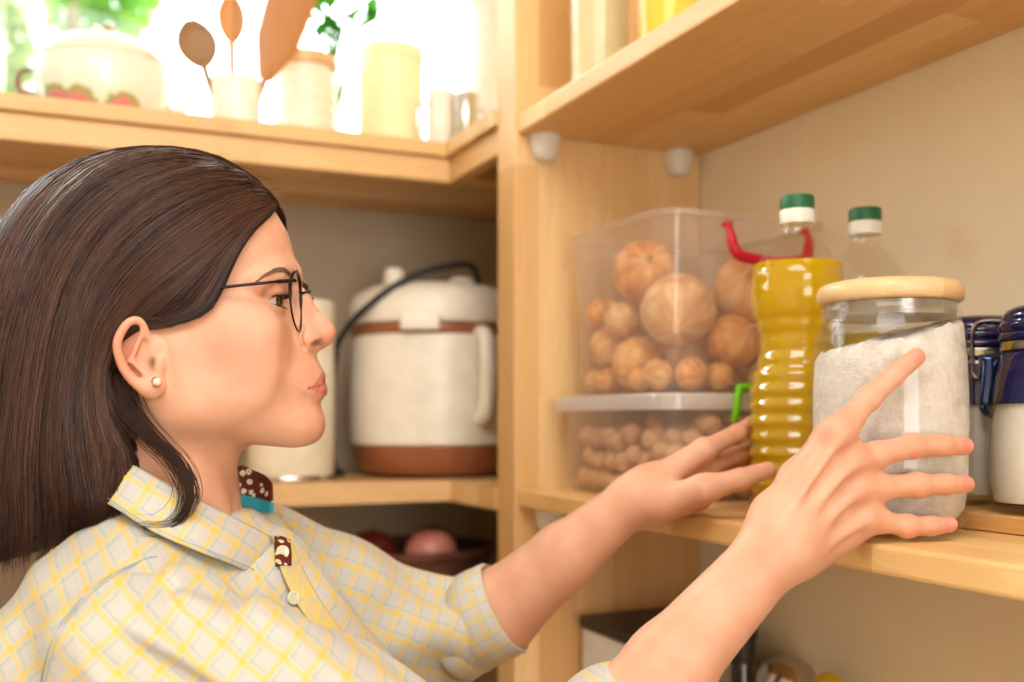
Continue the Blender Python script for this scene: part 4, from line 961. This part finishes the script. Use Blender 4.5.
for i in np.argsort(WP[:,2]):
    p = WP[i]
    if w0 is None: w0 = walnut().build('walnut', WN, smooth=True, org=(0,0,0)); w0.location = p; w0['_w'] = [float(q) for q in p]; w0.scale = (RW_[i]/.0140,)*3; w0.rotation_euler = (.4,1,2); tag(w0, nut_label(p), 'walnut', 'walnuts in the low clear box')
    else: rr = np.random.default_rng(int(i)).random(3)*6.28; dup(w0, p, None, rr, (RW_[i]/.0140,)*3)
def onion(c, r, tilt, seed, label, twist, pale=0):
    rg = np.random.default_rng(seed); V = []; n = 40; pr = [(.02,-1.0),(.16,-.985),(.38,-.93),(.62,-.80),(.84,-.55),(.965,-.25),(1.0,.02),(.965,.30),(.85,.56),(.64,.78),(.40,.93),(.22,1.03),(.12,1.14),(.09,1.26),(.06,1.36)]
    mb = MB(); mb.lathe([(a*r, b*r*.9) for a, b in pr], (0,0,0), n); V = mb.verts(); th = np.arctan2(V[:,1], V[:,0]); V = V*(1+.012*np.sin(5*th+seed)[:,None]*A([1,1,0]))
    T = thing('onion', c, label, 'onion', 'onions in the tall clear box')
    a, b_ = tilt; Rx = A([[1,0,0],[0,math.cos(a),-math.sin(a)],[0,math.sin(a),math.cos(a)]]); Rz = A([[math.cos(b_),-math.sin(b_),0],[math.sin(b_),math.cos(b_),0],[0,0,1]]); Rm = Rz@Rx
    V = V@Rm.T+A(c); o = mesh('bulb', V, mb.F, ONM[seed % 3], T, True, attrs={'oth': np.stack([np.cos(th), np.sin(th), (mb.verts()[:,2])/r], 1)})
    rt = MB()
    for k in range(14): q = rg.normal(size=2)*.05; rt.tube([A([q[0]*.8*r, q[1]*.8*r, -.88*r]), A([q[0]*2.0*r, q[1]*2.0*r, -(.97+.10*rg.random())*r])], [.0006,.0002], 4)
    mesh('roots', rt.verts()@Rm.T+A(c), rt.F, M_('root', lambda: plain('dry_root', srgb(196,168,120), .9)), T, True)
    return T
def onm(name, a, b, c):
    t = NT(name); v = t.attr('oth', 'Vector'); mp = t.n('ShaderNodeMapping'); t.L(v, mp.inputs[0]); mp.inputs['Scale'].default_value = (5,5,.5)
    n = t.noise(mp.outputs[0], 2.2, 3); m = t.noise(v, 2.0, 3); col_ = t.ramp(t.math('ADD', t.math('MULTIPLY', n, .32), t.math('MULTIPLY', m, .68)), [(.36, a), (.5, b), (.64, c)])
    return t.done(t.bsdf(col_, .32, 0, .45, t.bump(n, .15, .001)))
ONM = [onm('onion_skin', srgb(206,124,52), srgb(234,162,88), srgb(248,196,128)), onm('onion_skin_gold', srgb(214,134,58), srgb(240,174,98), srgb(250,208,144)), onm('onion_skin_pale', srgb(200,130,66), srgb(228,172,108), srgb(238,206,154))]
def onpos(px, py, r, face):                   # face: n near side, l aisle side
    if face == 'n': V = ob[2]+.012+r; U = on_v(px, V)
    else: U = ob[0]+.012+r; V = U*((px-512)/FPX*(-SS)+CC)/((px-512)/FPX*CC+SS)
    return [U, V, zed(py, U, V)]
L0 = [(748,322,.0440,'n'),(697,334,.0440,'n'),(655,300,.0390,'l'),(636,350,.0330,'l'),(606,352,.0270,'l'),(691,381,.0190,'n'),(724,383,.0165,'n'),(664,382,.0185,'l'),(617,383,.0160,'l'),(597,382,.0160,'l'),(578,380,.015,'l'),(745,375,.0180,'n'),(770,350,.028,'n'),(627,322,.024,'l'),(600,330,.019,'l'),(640,383,.014,'l')]
Pf = A([onpos(*q) for q in L0]); Ro = A([q[2] for q in L0]+[.038]*3+[.032]*4)
inner = [[.70,1.09,.03],[.75,1.13,.03],[.68,1.14,.03],[.76,1.04,.03],[.72,1.02,.04],[.78,1.15,.04],[.71,1.12,.08]]
Pf = np.concatenate([Pf, A([[a, b, CZ+c] for a, b, c in inner])])
OP = pack(Ro*1.01, (ob[0]+.012, ob[2]+.012, zo0+.003), (ob[1]-.012, ob[3]-.012, zo1), 3, 40, Pf)
LAB = ['large golden onion nearest the oil bottle, high in the clear box','large round onion in the middle of the box front, papery root end showing','large onion on top of the pile, left of centre','medium onion left of the big front onion','medium onion near the left corner of the box','small orange onion on the box floor under the big front onion','small onion on the box floor just right of the orange one','small onion on the box floor in the near corner','small onion on the box floor, left side','tiny onion on the box floor, second from the left corner','tiny onion farthest left on the box floor','small onion on the box floor beside the oil bottle','medium onion half hidden by the oil bottle','medium onion halfway up the left side of the pile','small onion on top at the left of the pile','tiny pale onion between two larger ones at the left']
for i, (p, r) in enumerate(zip(OP, Ro)):
    rg = np.random.default_rng(40+i); 
    if i < len(LAB): lb = LAB[i]
    else: lb = 'onion buried in the middle of the pile inside the clear box'
    onion([float(c) for c in p], float(r)/1.02, (2.2 if i == 1 else (1.2 if i == 0 else .6+1.6*rg.random()), (-.6 if i < 2 else rg.random()*6.3)), 40+i, lb, 0)

# --- jars on the top shelf
def top_jar(px, w, V0, label, fill, mat, cat='jar'):
    U = UF+.012+w; V = V0; 
    for _ in range(8): r = (px-512)/FPX; V = U*(CC-r*SS)/(r*CC+SS); break
    c = (U, V, HU+.0237); B = thing('storage_jar', c, label, cat)
    MB().lathe([(.001,0),(w-.006,0),(w,.005),(w,.20),(w-.004,.212),(w-.008,.22),(w-.008,.23),(w-.0105,.23),(w-.0105,.219),(w-.0065,.211),(w-.0025,.199),(w-.0025,.008),(.001,.006)], c, 56).build('glass_body', GLS(), B, 60)
    MB().lathe([(.001,.0065),(w-.006,.0075),(w-.0029,.009),(w-.0029,fill),(.02,fill+.006),(.001,fill+.008)], c, 48).build('contents', mat, B, 60)
    MB().lathe([(.001,.231),(w-.005,.231),(w-.003,.234),(w-.003,.248),(w-.006,.252),(.001,.252)], c, 48).build('lid', lid_wood(), B, 50)
top_jar(600, .036, 1.1, 'clear jar of cream-coloured flour on the top shelf, next to the divider', .19, M_('flour', lambda: plain('cream_flour', srgb(222,206,160), .9)))
top_jar(669, .034, 1.0, 'clear jar of bright yellow meal on the top shelf, right of the cream jar', .19, M_('meal', lambda: plain('yellow_meal', srgb(244,202,70), .9)))

# --- multicooker on the corner shelf
SZ = CZ-.0933
V0 = 1.625; mc = [on_v(433, V0), V0, SZ]; CRB = M_('crb', lambda: plain('cream_enamel', srgb(232,222,204), .35)); BRN = M_('brn', lambda: plain('copper_brown', srgb(150,90,58), .35)); BLKP = M_('bkp', lambda: plain('black_plastic', srgb(30,27,26), .5))
C = thing('multicooker', mc, 'cream electric multicooker with brown base and black cord, in the shelf corner', 'cooker'); R = .134
MB().lathe([(.001,.004),(.108,.004),(.118,.010),(.127,.030),(R-.002,.050)], mc, 72).build('base', BRN, C)
MB().lathe([(R-.003,.0505),(R,.053),(R+.002,.09),(R+.002,.16),(R,.215),(R-.001,.222)], mc, 72).build('body', CRB, C)
MB().lathe([(R-.001,.2225),(R,.224),(R,.238),(R-.002,.240)], mc, 72).build('copper_band', BRN, C)
MB().lathe([(R-.004,.2405),(R+.002,.242),(R+.004,.250),(R+.002,.272),(R-.008,.290),(R-.03,.303),(R-.06,.308),(.001,.310)], mc, 72).build('lid', CRB, C)
q = A(mc); toc = A([0-mc[0], 0-mc[1], 0]); toc /= nrm(toc); rt_ = A([-toc[1], toc[0], 0]); 
MB().lathe([(.016,0),(.017,.004),(.016,.022),(.012,.028),(.001,.029)], q+A([0,0,.305])-rt_*.062+toc*.03, 32).build('steam_valve', CRB, C)
MB().lathe([(.024,0),(.026,.004),(.022,.016),(.001,.018)], q+A([0,0,.306])+rt_*.05*-1+rt_*.10, 32).build('lid_knob', CRB, C)
fl_ = MB().box(-.030,.030,-.010,.002,.226,.252,.005); Vv = fl_.verts(); fl_.V = [q+rt_*(Vv[:,:1]-.02)+toc*(R+.004-Vv[:,1:2]*1.)+A([0,0,1])*Vv[:,2:3]-0]; 
fl_.build('latch_plate', CRB, C)
hd = MB(); hp = spline([q+rt_*.072+toc*.11+A([0,0,.225]), q+rt_*.080+toc*.132+A([0,0,.215]), q+rt_*.082+toc*.138+A([0,0,.16]), q+rt_*.080+toc*.130+A([0,0,.105]), q+rt_*.072+toc*.11+A([0,0,.090])], 24); hd.tube(hp, .012, 12); hd.build('side_handle', M_('hdl', lambda: plain('white_handle', srgb(244,238,226), .3)), C)
cd = MB(); cd.tube(spline([q+rt_*.075+toc*.02+A([0,0,.312]), q+rt_*.062+toc*.05+A([0,0,.335]), q+rt_*.03+toc*.08+A([0,0,.332]), q-rt_*.03+toc*.105+A([0,0,.312]), q-rt_*.09+toc*.110+A([0,0,.272]), q-rt_*.138+toc*.085+A([0,0,.225]), q-rt_*.158+toc*.05+A([0,0,.18]), q-rt_*.160+toc*.05+A([0,0,.10]), q-rt_*.158+toc*.04+A([0,0,.02]), q-rt_*.140+toc*.09+A([0,0,.008])], 70), .0052, 8)
cd.tube(spline([q-rt_*.158+toc*.03+A([0,0,.20]), q-rt_*.170+toc*.02+A([0,0,.12]), q-rt_*.168+toc*.03+A([0,0,.02])], 16), .0095, 10)
cd.build('power_cord', BLKP, C)
# dark appliance edge behind, and paper towel roll
V1 = 1.60; tw = [on_v(291, V1), V1, SZ]; T = thing('paper_towel_roll', tw, 'cream paper towel roll on an upright holder beside the multicooker', 'paper towel')
MB().lathe([(.019,.008),(.064,.008),(.065,.010),(.065,.268),(.064,.270),(.019,.270)], tw, 56).build('paper_roll', M_('ppr', lambda: plain('cream_paper', srgb(236,224,198), .9)), T, 50)
MB().lathe([(.001,0),(.070,0),(.072,.003),(.070,.0075),(.001,.0078)], tw, 48).build('holder_base', STL, T); MB().tube([A(tw)+A([.012,0,.008]), A(tw)+A([.012,0,.310])], .0045, 12).build('holder_rod', STL, T)
# below the corner shelf
z = CZ-.4195; V2 = 1.62
wb = MB(); c = (on_v(408, V2), V2, z); wb.lathe([(.001,.002),(.10,.002),(.115,.01),(.128,.16),(.132,.20),(.138,.205),(.138,.215),(.130,.216),(.126,.205),(.108,.014),(.001,.010)], c, 56); 
for k in range(14): wb.lathe([(.116+.0009*k,.018+k*.0132),(.1195+.0009*k,.022+k*.0132),(.117+.0009*k,.027+k*.0132)], c, 56, cap0=False, cap1=False)
tag(wb.build('wicker_basket', M_('wick', lambda: plain('dark_wicker', srgb(92,50,34), .7, var=.35))), 'dark reddish-brown round basket on the shelf below the multicooker', 'basket')
ap = [(.0,-.9),(.3,-.97),(.7,-.8),(.97,-.3),(1,.1),(.9,.5),(.6,.85),(.25,.93),(.08,.80),(.01,.72)]
for k, (dx, dy, r, lb) in enumerate([(.02,-.055,.042,'pinkish red apple on top at the front of the dark basket'),(-.06,.0,.040,'dark red apple at the left in the dark basket'),(.055,.035,.040,'dark red apple at the back right in the dark basket')]):
    T = thing('apple', (c[0]+dx, c[1]+dy, c[2]+.166+.9*r), lb, 'apple', 'apples in the dark basket'); qq = T['_w']; MB().lathe([(max(a*r,.0005), b*r) for a, b in ap], tuple(qq), 32, cap1=False).build('fruit', M_('apl%d' % (k > 0), lambda: plain('apple_skin', srgb(206,130,112) if k == 0 else srgb(120,44,36), .35)), T); MB().tube([A(list(qq))+A([0,0,.74*r]), A(list(qq))+A([.004,0,1.1*r])], .0012, 6).build('stem', BLKP, T)
# low shelf on the right: white box, bottle, pans
V3 = 1.10; U0 = on_v(582, 1.205); bz = HL+.0008; bw = .155; x0 = U0; 
B = thing('storage_box', (x0+bw/2, 1.13, bz), 'white box with a dark lid on the low shelf beside the divider', 'box')
MB().box(x0, x0+bw, 1.05, 1.205, bz, zed(640, x0, 1.12), .003).build('box_body', M_('wbx', lambda: plain('white_card', srgb(222,218,210), .6)), B, 30); zt = zed(640, x0, 1.12)
MB().box(x0-.003, x0+bw+.003, 1.047, 1.208, zt+.0003, zt+.016, .003).build('box_lid', BLKP, B, 30)
c = [on_v(742, .99), .99, bz]; h = zed(622, c[0], c[1])-bz; B = thing('glass_bottle', c, 'dark glass bottle with a black cap on the low shelf', 'bottle')
MB().lathe([(.001,0),(.032,0),(.035,.004),(.035,h-.13),(.030,h-.105),(.018,h-.085),(.014,h-.07),(.0135,h-.03)], c, 40).build('bottle_body', M_('dgl', lambda: plain('dark_glass', srgb(38,26,20), .08, 0, .7)), B); MB().lathe([(.0150,h-.045),(.0155,h-.043),(.0155,h-.002),(.0145,h),(.001,h)], c, 32).build('bottle_cap', BLKP, B)
def canister(px, V, py, r, label, mat, name, cat, part):
    c = [on_v(px, V), V, bz]; h = zed(py, c[0], c[1])-bz; B = thing(name, c, label, cat)
    MB().lathe([(.001,0),(r-.004,0),(r,.004),(r,h-.035),(r-.001,h-.033)], c, 48).build('body', mat, B); MB().lathe([(r+.0005,h-.033),(r+.002,h-.030),(r+.001,h-.020),(r*.8,h-.008),(r*.35,h-.001),(.001,h)], c, 48).build(part, mat, B)
canister(788, 1.02, 657, .036, 'steel canister with a domed lid on the low shelf, left of the yellow lid', STL, 'steel_canister', 'canister', 'domed_lid')
canister(812, .925, 672, .022, 'small steel tin between the domed canister and the yellow-lidded jar', STL, 'steel_tin', 'tin', 'tin_lid') if False else None
canister(829, .90, 673, .021, 'small jar with a yellow lid on the low shelf', M_('yel', lambda: plain('yellow_lid', srgb(214,186,40), .4)), 'spice_jar', 'jar', 'lid')

# --- on the counter by the window
def cpos(px, V): return [on_v(px, V), V, CT+.0004]
def ht(py, c): return zed(py, c[0], c[1])-c[2]
c = cpos(105, 1.66); h = ht(36, c); r = .094; B = thing('tureen', c, 'round white china tureen painted with pink flowers, on the window counter', 'tureen')
def china():
    t = NT('flowered_china'); v = t.n('ShaderNodeTexVoronoi'); t.L(t.obj(), v.inputs[0]); v.inputs['Scale'].default_value = 14; d = v.outputs['Distance']; n = t.noise(t.obj(), 90, 2); d2 = t.math('ADD', d, t.math('MULTIPLY', n, .22))
    c = t.ramp(d2, [(0, srgb(205,96,104)), (.38, srgb(222,140,138)), (.50, srgb(150,168,92)), (.55, srgb(240,230,214)), (1, srgb(244,236,222))]); return t.done(t.bsdf(c, .2, 0, .6))
MB().lathe([(.001,0),(.052,0),(.055,.006),(.062,.012),(.080,.03),(r,.06),(r+.002,.085),(r-.003,.104),(r,.110),(r-.004,.111)], c, 56).build('bowl', M_('china', china), B)
MB().lathe([(r-.004,.1115),(r-.006,.118),(r-.028,h-.016),(r-.05,h-.008),(.018,h-.004),(.014,h),(.018,h+.006),(.014,h+.012),(.001,h+.013)], c, 56).build('tureen_lid', M_('china', china), B)
for s in (-1, 1): MB().tube(spline([A(c)+A([s*(r-.002),0,.09]), A(c)+A([s*(r+.020),0,.085]), A(c)+A([s*(r+.020),0,.06]), A(c)+A([s*(r-.004),0,.055])], 14), .005, 8).build('handle', M_('china', china), B)
c = cpos(2, 1.60); B = thing('glass_jar', c, 'clear glass jar at the far left end of the window counter', 'jar')
MB().lathe([(.001,0),(.045,0),(.050,.005),(.050,.15),(.038,.17),(.036,.19),(.034,.19),(.036,.169),(.0475,.149),(.0475,.008),(.001,.006)], c, 48).build('glass_body', M_('gjar', lambda: glassy('clear_glass_thick', (.86,.90,.86,1), .06, .6)), B, 60); MB().lathe([(.001,.191),(.040,.191),(.042,.195),(.040,.208),(.001,.209)], c, 40).build('lid', STL, B)
# utensil pot
c = cpos(236, 1.62); h = ht(80, c); B = thing('utensil_pot', c, 'small white ceramic pot holding wooden spoons on the window counter', 'pot'); r = .036
MB().lathe([(.001,0),(r-.003,0),(r,.004),(r+.001,h-.003),(r,h),(r-.004,h),(r-.004,.008),(.001,.007)], c, 48).build('pot_body', M_('wcer', lambda: plain('white_ceramic', srgb(244,238,226), .25)), B, 50)
WSP = M_('wsp', lambda: pine('beech', 2, 0, srgb(206,150,88), srgb(172,114,60), srgb(220,172,110), .2)); WSD = M_('wsd', lambda: plain('dark_wood', srgb(142,106,64), .5))
def spoon(base, top, w, L, mat, label, kind, flat=None):
    base = A(base); top = A(top); ax = (top-base)/nrm(top-base); u = np.cross(ax, A([0,1.,0])); u /= nrm(u); v = np.cross(ax, u); Lh = nrm(top-base)
    B = thing(kind, base, label, 'spoon' if 'spoon' in kind else 'spatula')
    MB().tube([base, base+ax*(Lh-L*.9)], [.0048,.0055], 10).build('handle', mat, B)
    Vv = []; n = 24; zs = np.linspace(0, 1, 16); G_ = []
    for z in zs:
        wz = w*(math.sin(math.pi*min(1, z*.92+.04))**.6 if flat is None else np.interp(z, [0,.25,.9,1], [.25,.8,1,.8])); th = .006
        G_.append([base+ax*(Lh-L+z*L)+u*wz*math.cos(a)+v*(th*.5*math.sin(a)-(.010*math.sin(math.pi*z)*(1-math.cos(a)**2)*(1 if flat is None else 0) if math.sin(a) > 0 else 0)) for a in np.arange(n)*2*math.pi/n])
    m = len(G_); mb = MB().add(A(G_).reshape(-1,3), [[i*n+j, i*n+(j+1)%n, (i+1)*n+(j+1)%n, (i+1)*n+j] for i in range(m-1) for j in range(n)]+[list(range(n))[::-1], [(m-1)*n+j for j in range(n)]]); mb.build('bowl' if flat is None else 'blade', mat, B)
def at(px, py, V): U = on_v(px, V); return A([U, V, zed(py, U, V)])
fl0 = A(c)+A([0,0,.010])
spoon(fl0+A([.012,-.004,0]), at(312,-62,1.60), .040, .235, WSP, 'broad wooden spatula leaning right out of the white pot', 'wooden_spatula', 1)
spoon(fl0+A([-.002,.012,0]), at(231,-6,1.64), .021, .075, WSP, 'slim wooden spoon standing upright in the white pot', 'wooden_spoon')
spoon(fl0+A([-.014,.002,0]), at(190,20,1.62), .030, .070, WSD, 'dark wooden spoon leaning left out of the white pot', 'wooden_spoon')
# lidded ceramic jar, plant, canister, mugs, jugs
c = cpos(305, 1.67); h = ht(56, c); r = .050; B = thing('ceramic_jar', c, 'ribbed clear jar with a round wooden lid, beside the spoon pot', 'jar')
MB().lathe([(.001,0),(r-.004,0),(r,.004)]+[(r+.0012*math.sin(k*1.2), .006+k*.004) for k in range(int((h-.04)/.004))]+[(r-.006,h-.028),(r-.006,h-.022)], c, 48).build('jar_body', M_('cerj', lambda: plain('pale_ceramic', srgb(240,228,208), .3)), B, 50)
MB().lathe([(r-.008,h-.0215),(r+.002,h-.021),(r+.003,h-.012),(r,h-.004),(.001,h)], c, 40).build('wooden_lid', lid_wood(), B)
c = cpos(331, 1.74); B = thing('potted_herb', c, 'small green herb plant in a white pot at the back of the window counter', 'plant'); 
MB().lathe([(.001,0),(.026,0),(.034,.060),(.036,.062),(.036,.068),(.031,.068),(.030,.060),(.001,.058)], c, 40).build('plant_pot', M_('wcer', lambda: 0), B, 50)
lf = MB(); stv = MB(); rg = np.random.default_rng(21)
for k, (px, py) in enumerate([(322,8),(345,18),(330,-6),(358,6),(338,30),(318,22),(368,14)]):
    tp = at(px, py, 1.72+.03*rg.random()); b0 = A(c)+A([0,0,.06]); md = (tp+b0)/2+A([.004*rg.normal(),0,.02]); stv.tube(spline([b0, md, tp], 10), np.linspace(.0042,.0022,10), 6)
    for j in range(5):
        p0 = tp-A([0,0,.016*j])*.6; a = rg.random()*6.28; d = A([math.cos(a), math.sin(a)*.6, .35]); d /= nrm(d); s_ = np.cross(d, A([0,0,1])); s_ /= nrm(s_); L = .032+.012*rg.random()
        lf.add([p0, p0+d*L*.5+s_*L*.32, p0+d*L, p0+d*L*.5-s_*L*.32, p0+d*L*.5-A([0,0,.002])], [[0,1,4],[1,2,4],[2,3,4],[3,0,4]])
stv.build('stems', M_('stemg', lambda: leafm((srgb(80,140,44), srgb(120,176,66)))), B); lf.build('leaves', M_('leafg', lambda: leafm((srgb(52,122,34), srgb(96,168,54)))), B, False)
c = cpos(391, 1.64); h = ht(50, c); r = .052; B = thing('canister', c, 'tall pale yellow canister on the window counter, right of the herb plant', 'canister')
MB().lathe([(.001,0),(r-.002,0),(r,.003),(r,h-.022),(r-.001,h-.0215)], c, 48).build('canister_body', M_('pyel', lambda: plain('pale_yellow_tin', srgb(252,238,192), .4)), B, 50); MB().lathe([(r+.001,h-.021),(r+.0015,h-.002),(r-.002,h),(.001,h)], c, 48).build('lid', M_('pyel', lambda: 0), B, 50)
c = cpos(441, 1.58); h = ht(92, c); B = thing('white_mug', c, 'small white mug beside the yellow canister', 'mug'); r = .022
MB().lathe([(.001,0),(r-.003,0),(r,.003),(r,h-.001),(r-.001,h),(r-.003,h),(r-.003,.006),(.001,.005)], c, 40).build('mug_body', M_('wcer', lambda: 0), B, 50); MB().tube(spline([A(c)+A([-r+.001,0,h*.8]), A(c)+A([-r-.014,0,h*.75]), A(c)+A([-r-.014,0,h*.35]), A(c)+A([-r+.001,0,h*.25])], 12), .003, 8).build('handle', STL, B)
c = cpos(466, 1.55); h = ht(95, c); B = thing('steel_cup', c, 'shiny steel cup at the right end of the window counter', 'cup'); r = .021
MB().lathe([(.001,0),(r-.005,0),(r-.003,.003),(r,h-.001),(r-.0005,h),(r-.0015,h-.001),(r-.005,.006),(.001,.004)], c, 40).build('cup_body', STL, B, 50); MB().tube(spline([A(c)+A([r-.001,0,h*.8]), A(c)+A([r+.012,0,h*.75]), A(c)+A([r+.012,0,h*.35]), A(c)+A([r-.003,0,h*.25])], 12), .0022, 8).build('handle', STL, B)
c = cpos(488, 1.66); h = ht(-10, c); B = thing('white_jug', c, 'tall white enamel jug standing by the pine divider on the window counter', 'jug'); WHJ = M_('whj', lambda: plain('white_enamel', srgb(250,250,248), .2))
MB().lathe([(.001,0),(.050,0),(.056,.006),(.056,.08),(.048,.14),(.036,.18),(.032,h-.03),(.038,h),(.036,h),(.030,h-.03),(.001,h-.04)], c, 48).build('jug_body', WHJ, B, 50)
MB().tube(spline([A(c)+A([-.034,-.01,h-.03]), A(c)+A([-.075,-.02,h-.06]), A(c)+A([-.085,-.02,.12]), A(c)+A([-.053,-.008,.07])], 20), .006, 10).build('handle', WHJ, B)

# ================================================================ camera, daylight and added fill lights
cam = bpy.data.cameras.new('camera'); co = bpy.data.objects.new('camera', cam); col.objects.link(co)
cam.sensor_width = 36; cam.lens = 36*FPX/1024; cam.shift_y = (HOR-341)/1024
co.location = (0,0,CZ); co.rotation_euler = (math.pi/2, 0, -math.atan2(SS, CC))
cam.dof.use_dof = True; cam.dof.focus_distance = .80; cam.dof.aperture_fstop = 3.4; cam.clip_start = .02
sc = bpy.context.scene; sc.camera = co
vs = sc.view_settings; vs.view_transform = 'Standard'; vs.look = 'None'; vs.gamma = 1; vs.exposure = EXPO; vs.use_curve_mapping = False
w = bpy.data.worlds.new('daylight'); sc.world = w; w.use_nodes = True; nt = w.node_tree; bg = nt.nodes['Background']
tc = nt.nodes.new('ShaderNodeTexCoord'); sp = nt.nodes.new('ShaderNodeSeparateXYZ'); nt.links.new(tc.outputs['Generated'], sp.inputs[0])
cr = nt.nodes.new('ShaderNodeValToRGB'); nt.links.new(sp.outputs[2], cr.inputs[0]); cr.color_ramp.elements[0].position = 0; cr.color_ramp.elements[0].color = (.62,.60,.52,1); cr.color_ramp.elements[1].position = .12; cr.color_ramp.elements[1].color = (.93,.97,1,1)
nt.links.new(cr.outputs[0], bg.inputs[0]); bg.inputs[1].default_value = WORLD
def area(name, loc, target, sx, sy, power, colr):
    l = bpy.data.lights.new(name, 'AREA'); l.shape = 'RECTANGLE'; l.size = sx; l.size_y = sy; l.energy = power; l.color = colr; l.use_shadow = True
    o = bpy.data.objects.new(name, l); col.objects.link(o); o.location = loc
    from mathutils import Vector
    o.rotation_euler = (Vector(target)-Vector(loc)).to_track_quat('-Z', 'Y').to_euler(); return o
for L in FILL_LIGHTS: area(*L)
sn = bpy.data.lights.new('sun', 'SUN'); sn.energy = SUN; sn.angle = .15; sn.color = (1,.95,.86); so_ = bpy.data.objects.new('sun', sn); col.objects.link(so_)
from mathutils import Vector
so_.location = (-1.5, 4, 4); so_.rotation_euler = Vector((.45,-.78,-.62)).to_track_quat('-Z', 'Y').to_euler()
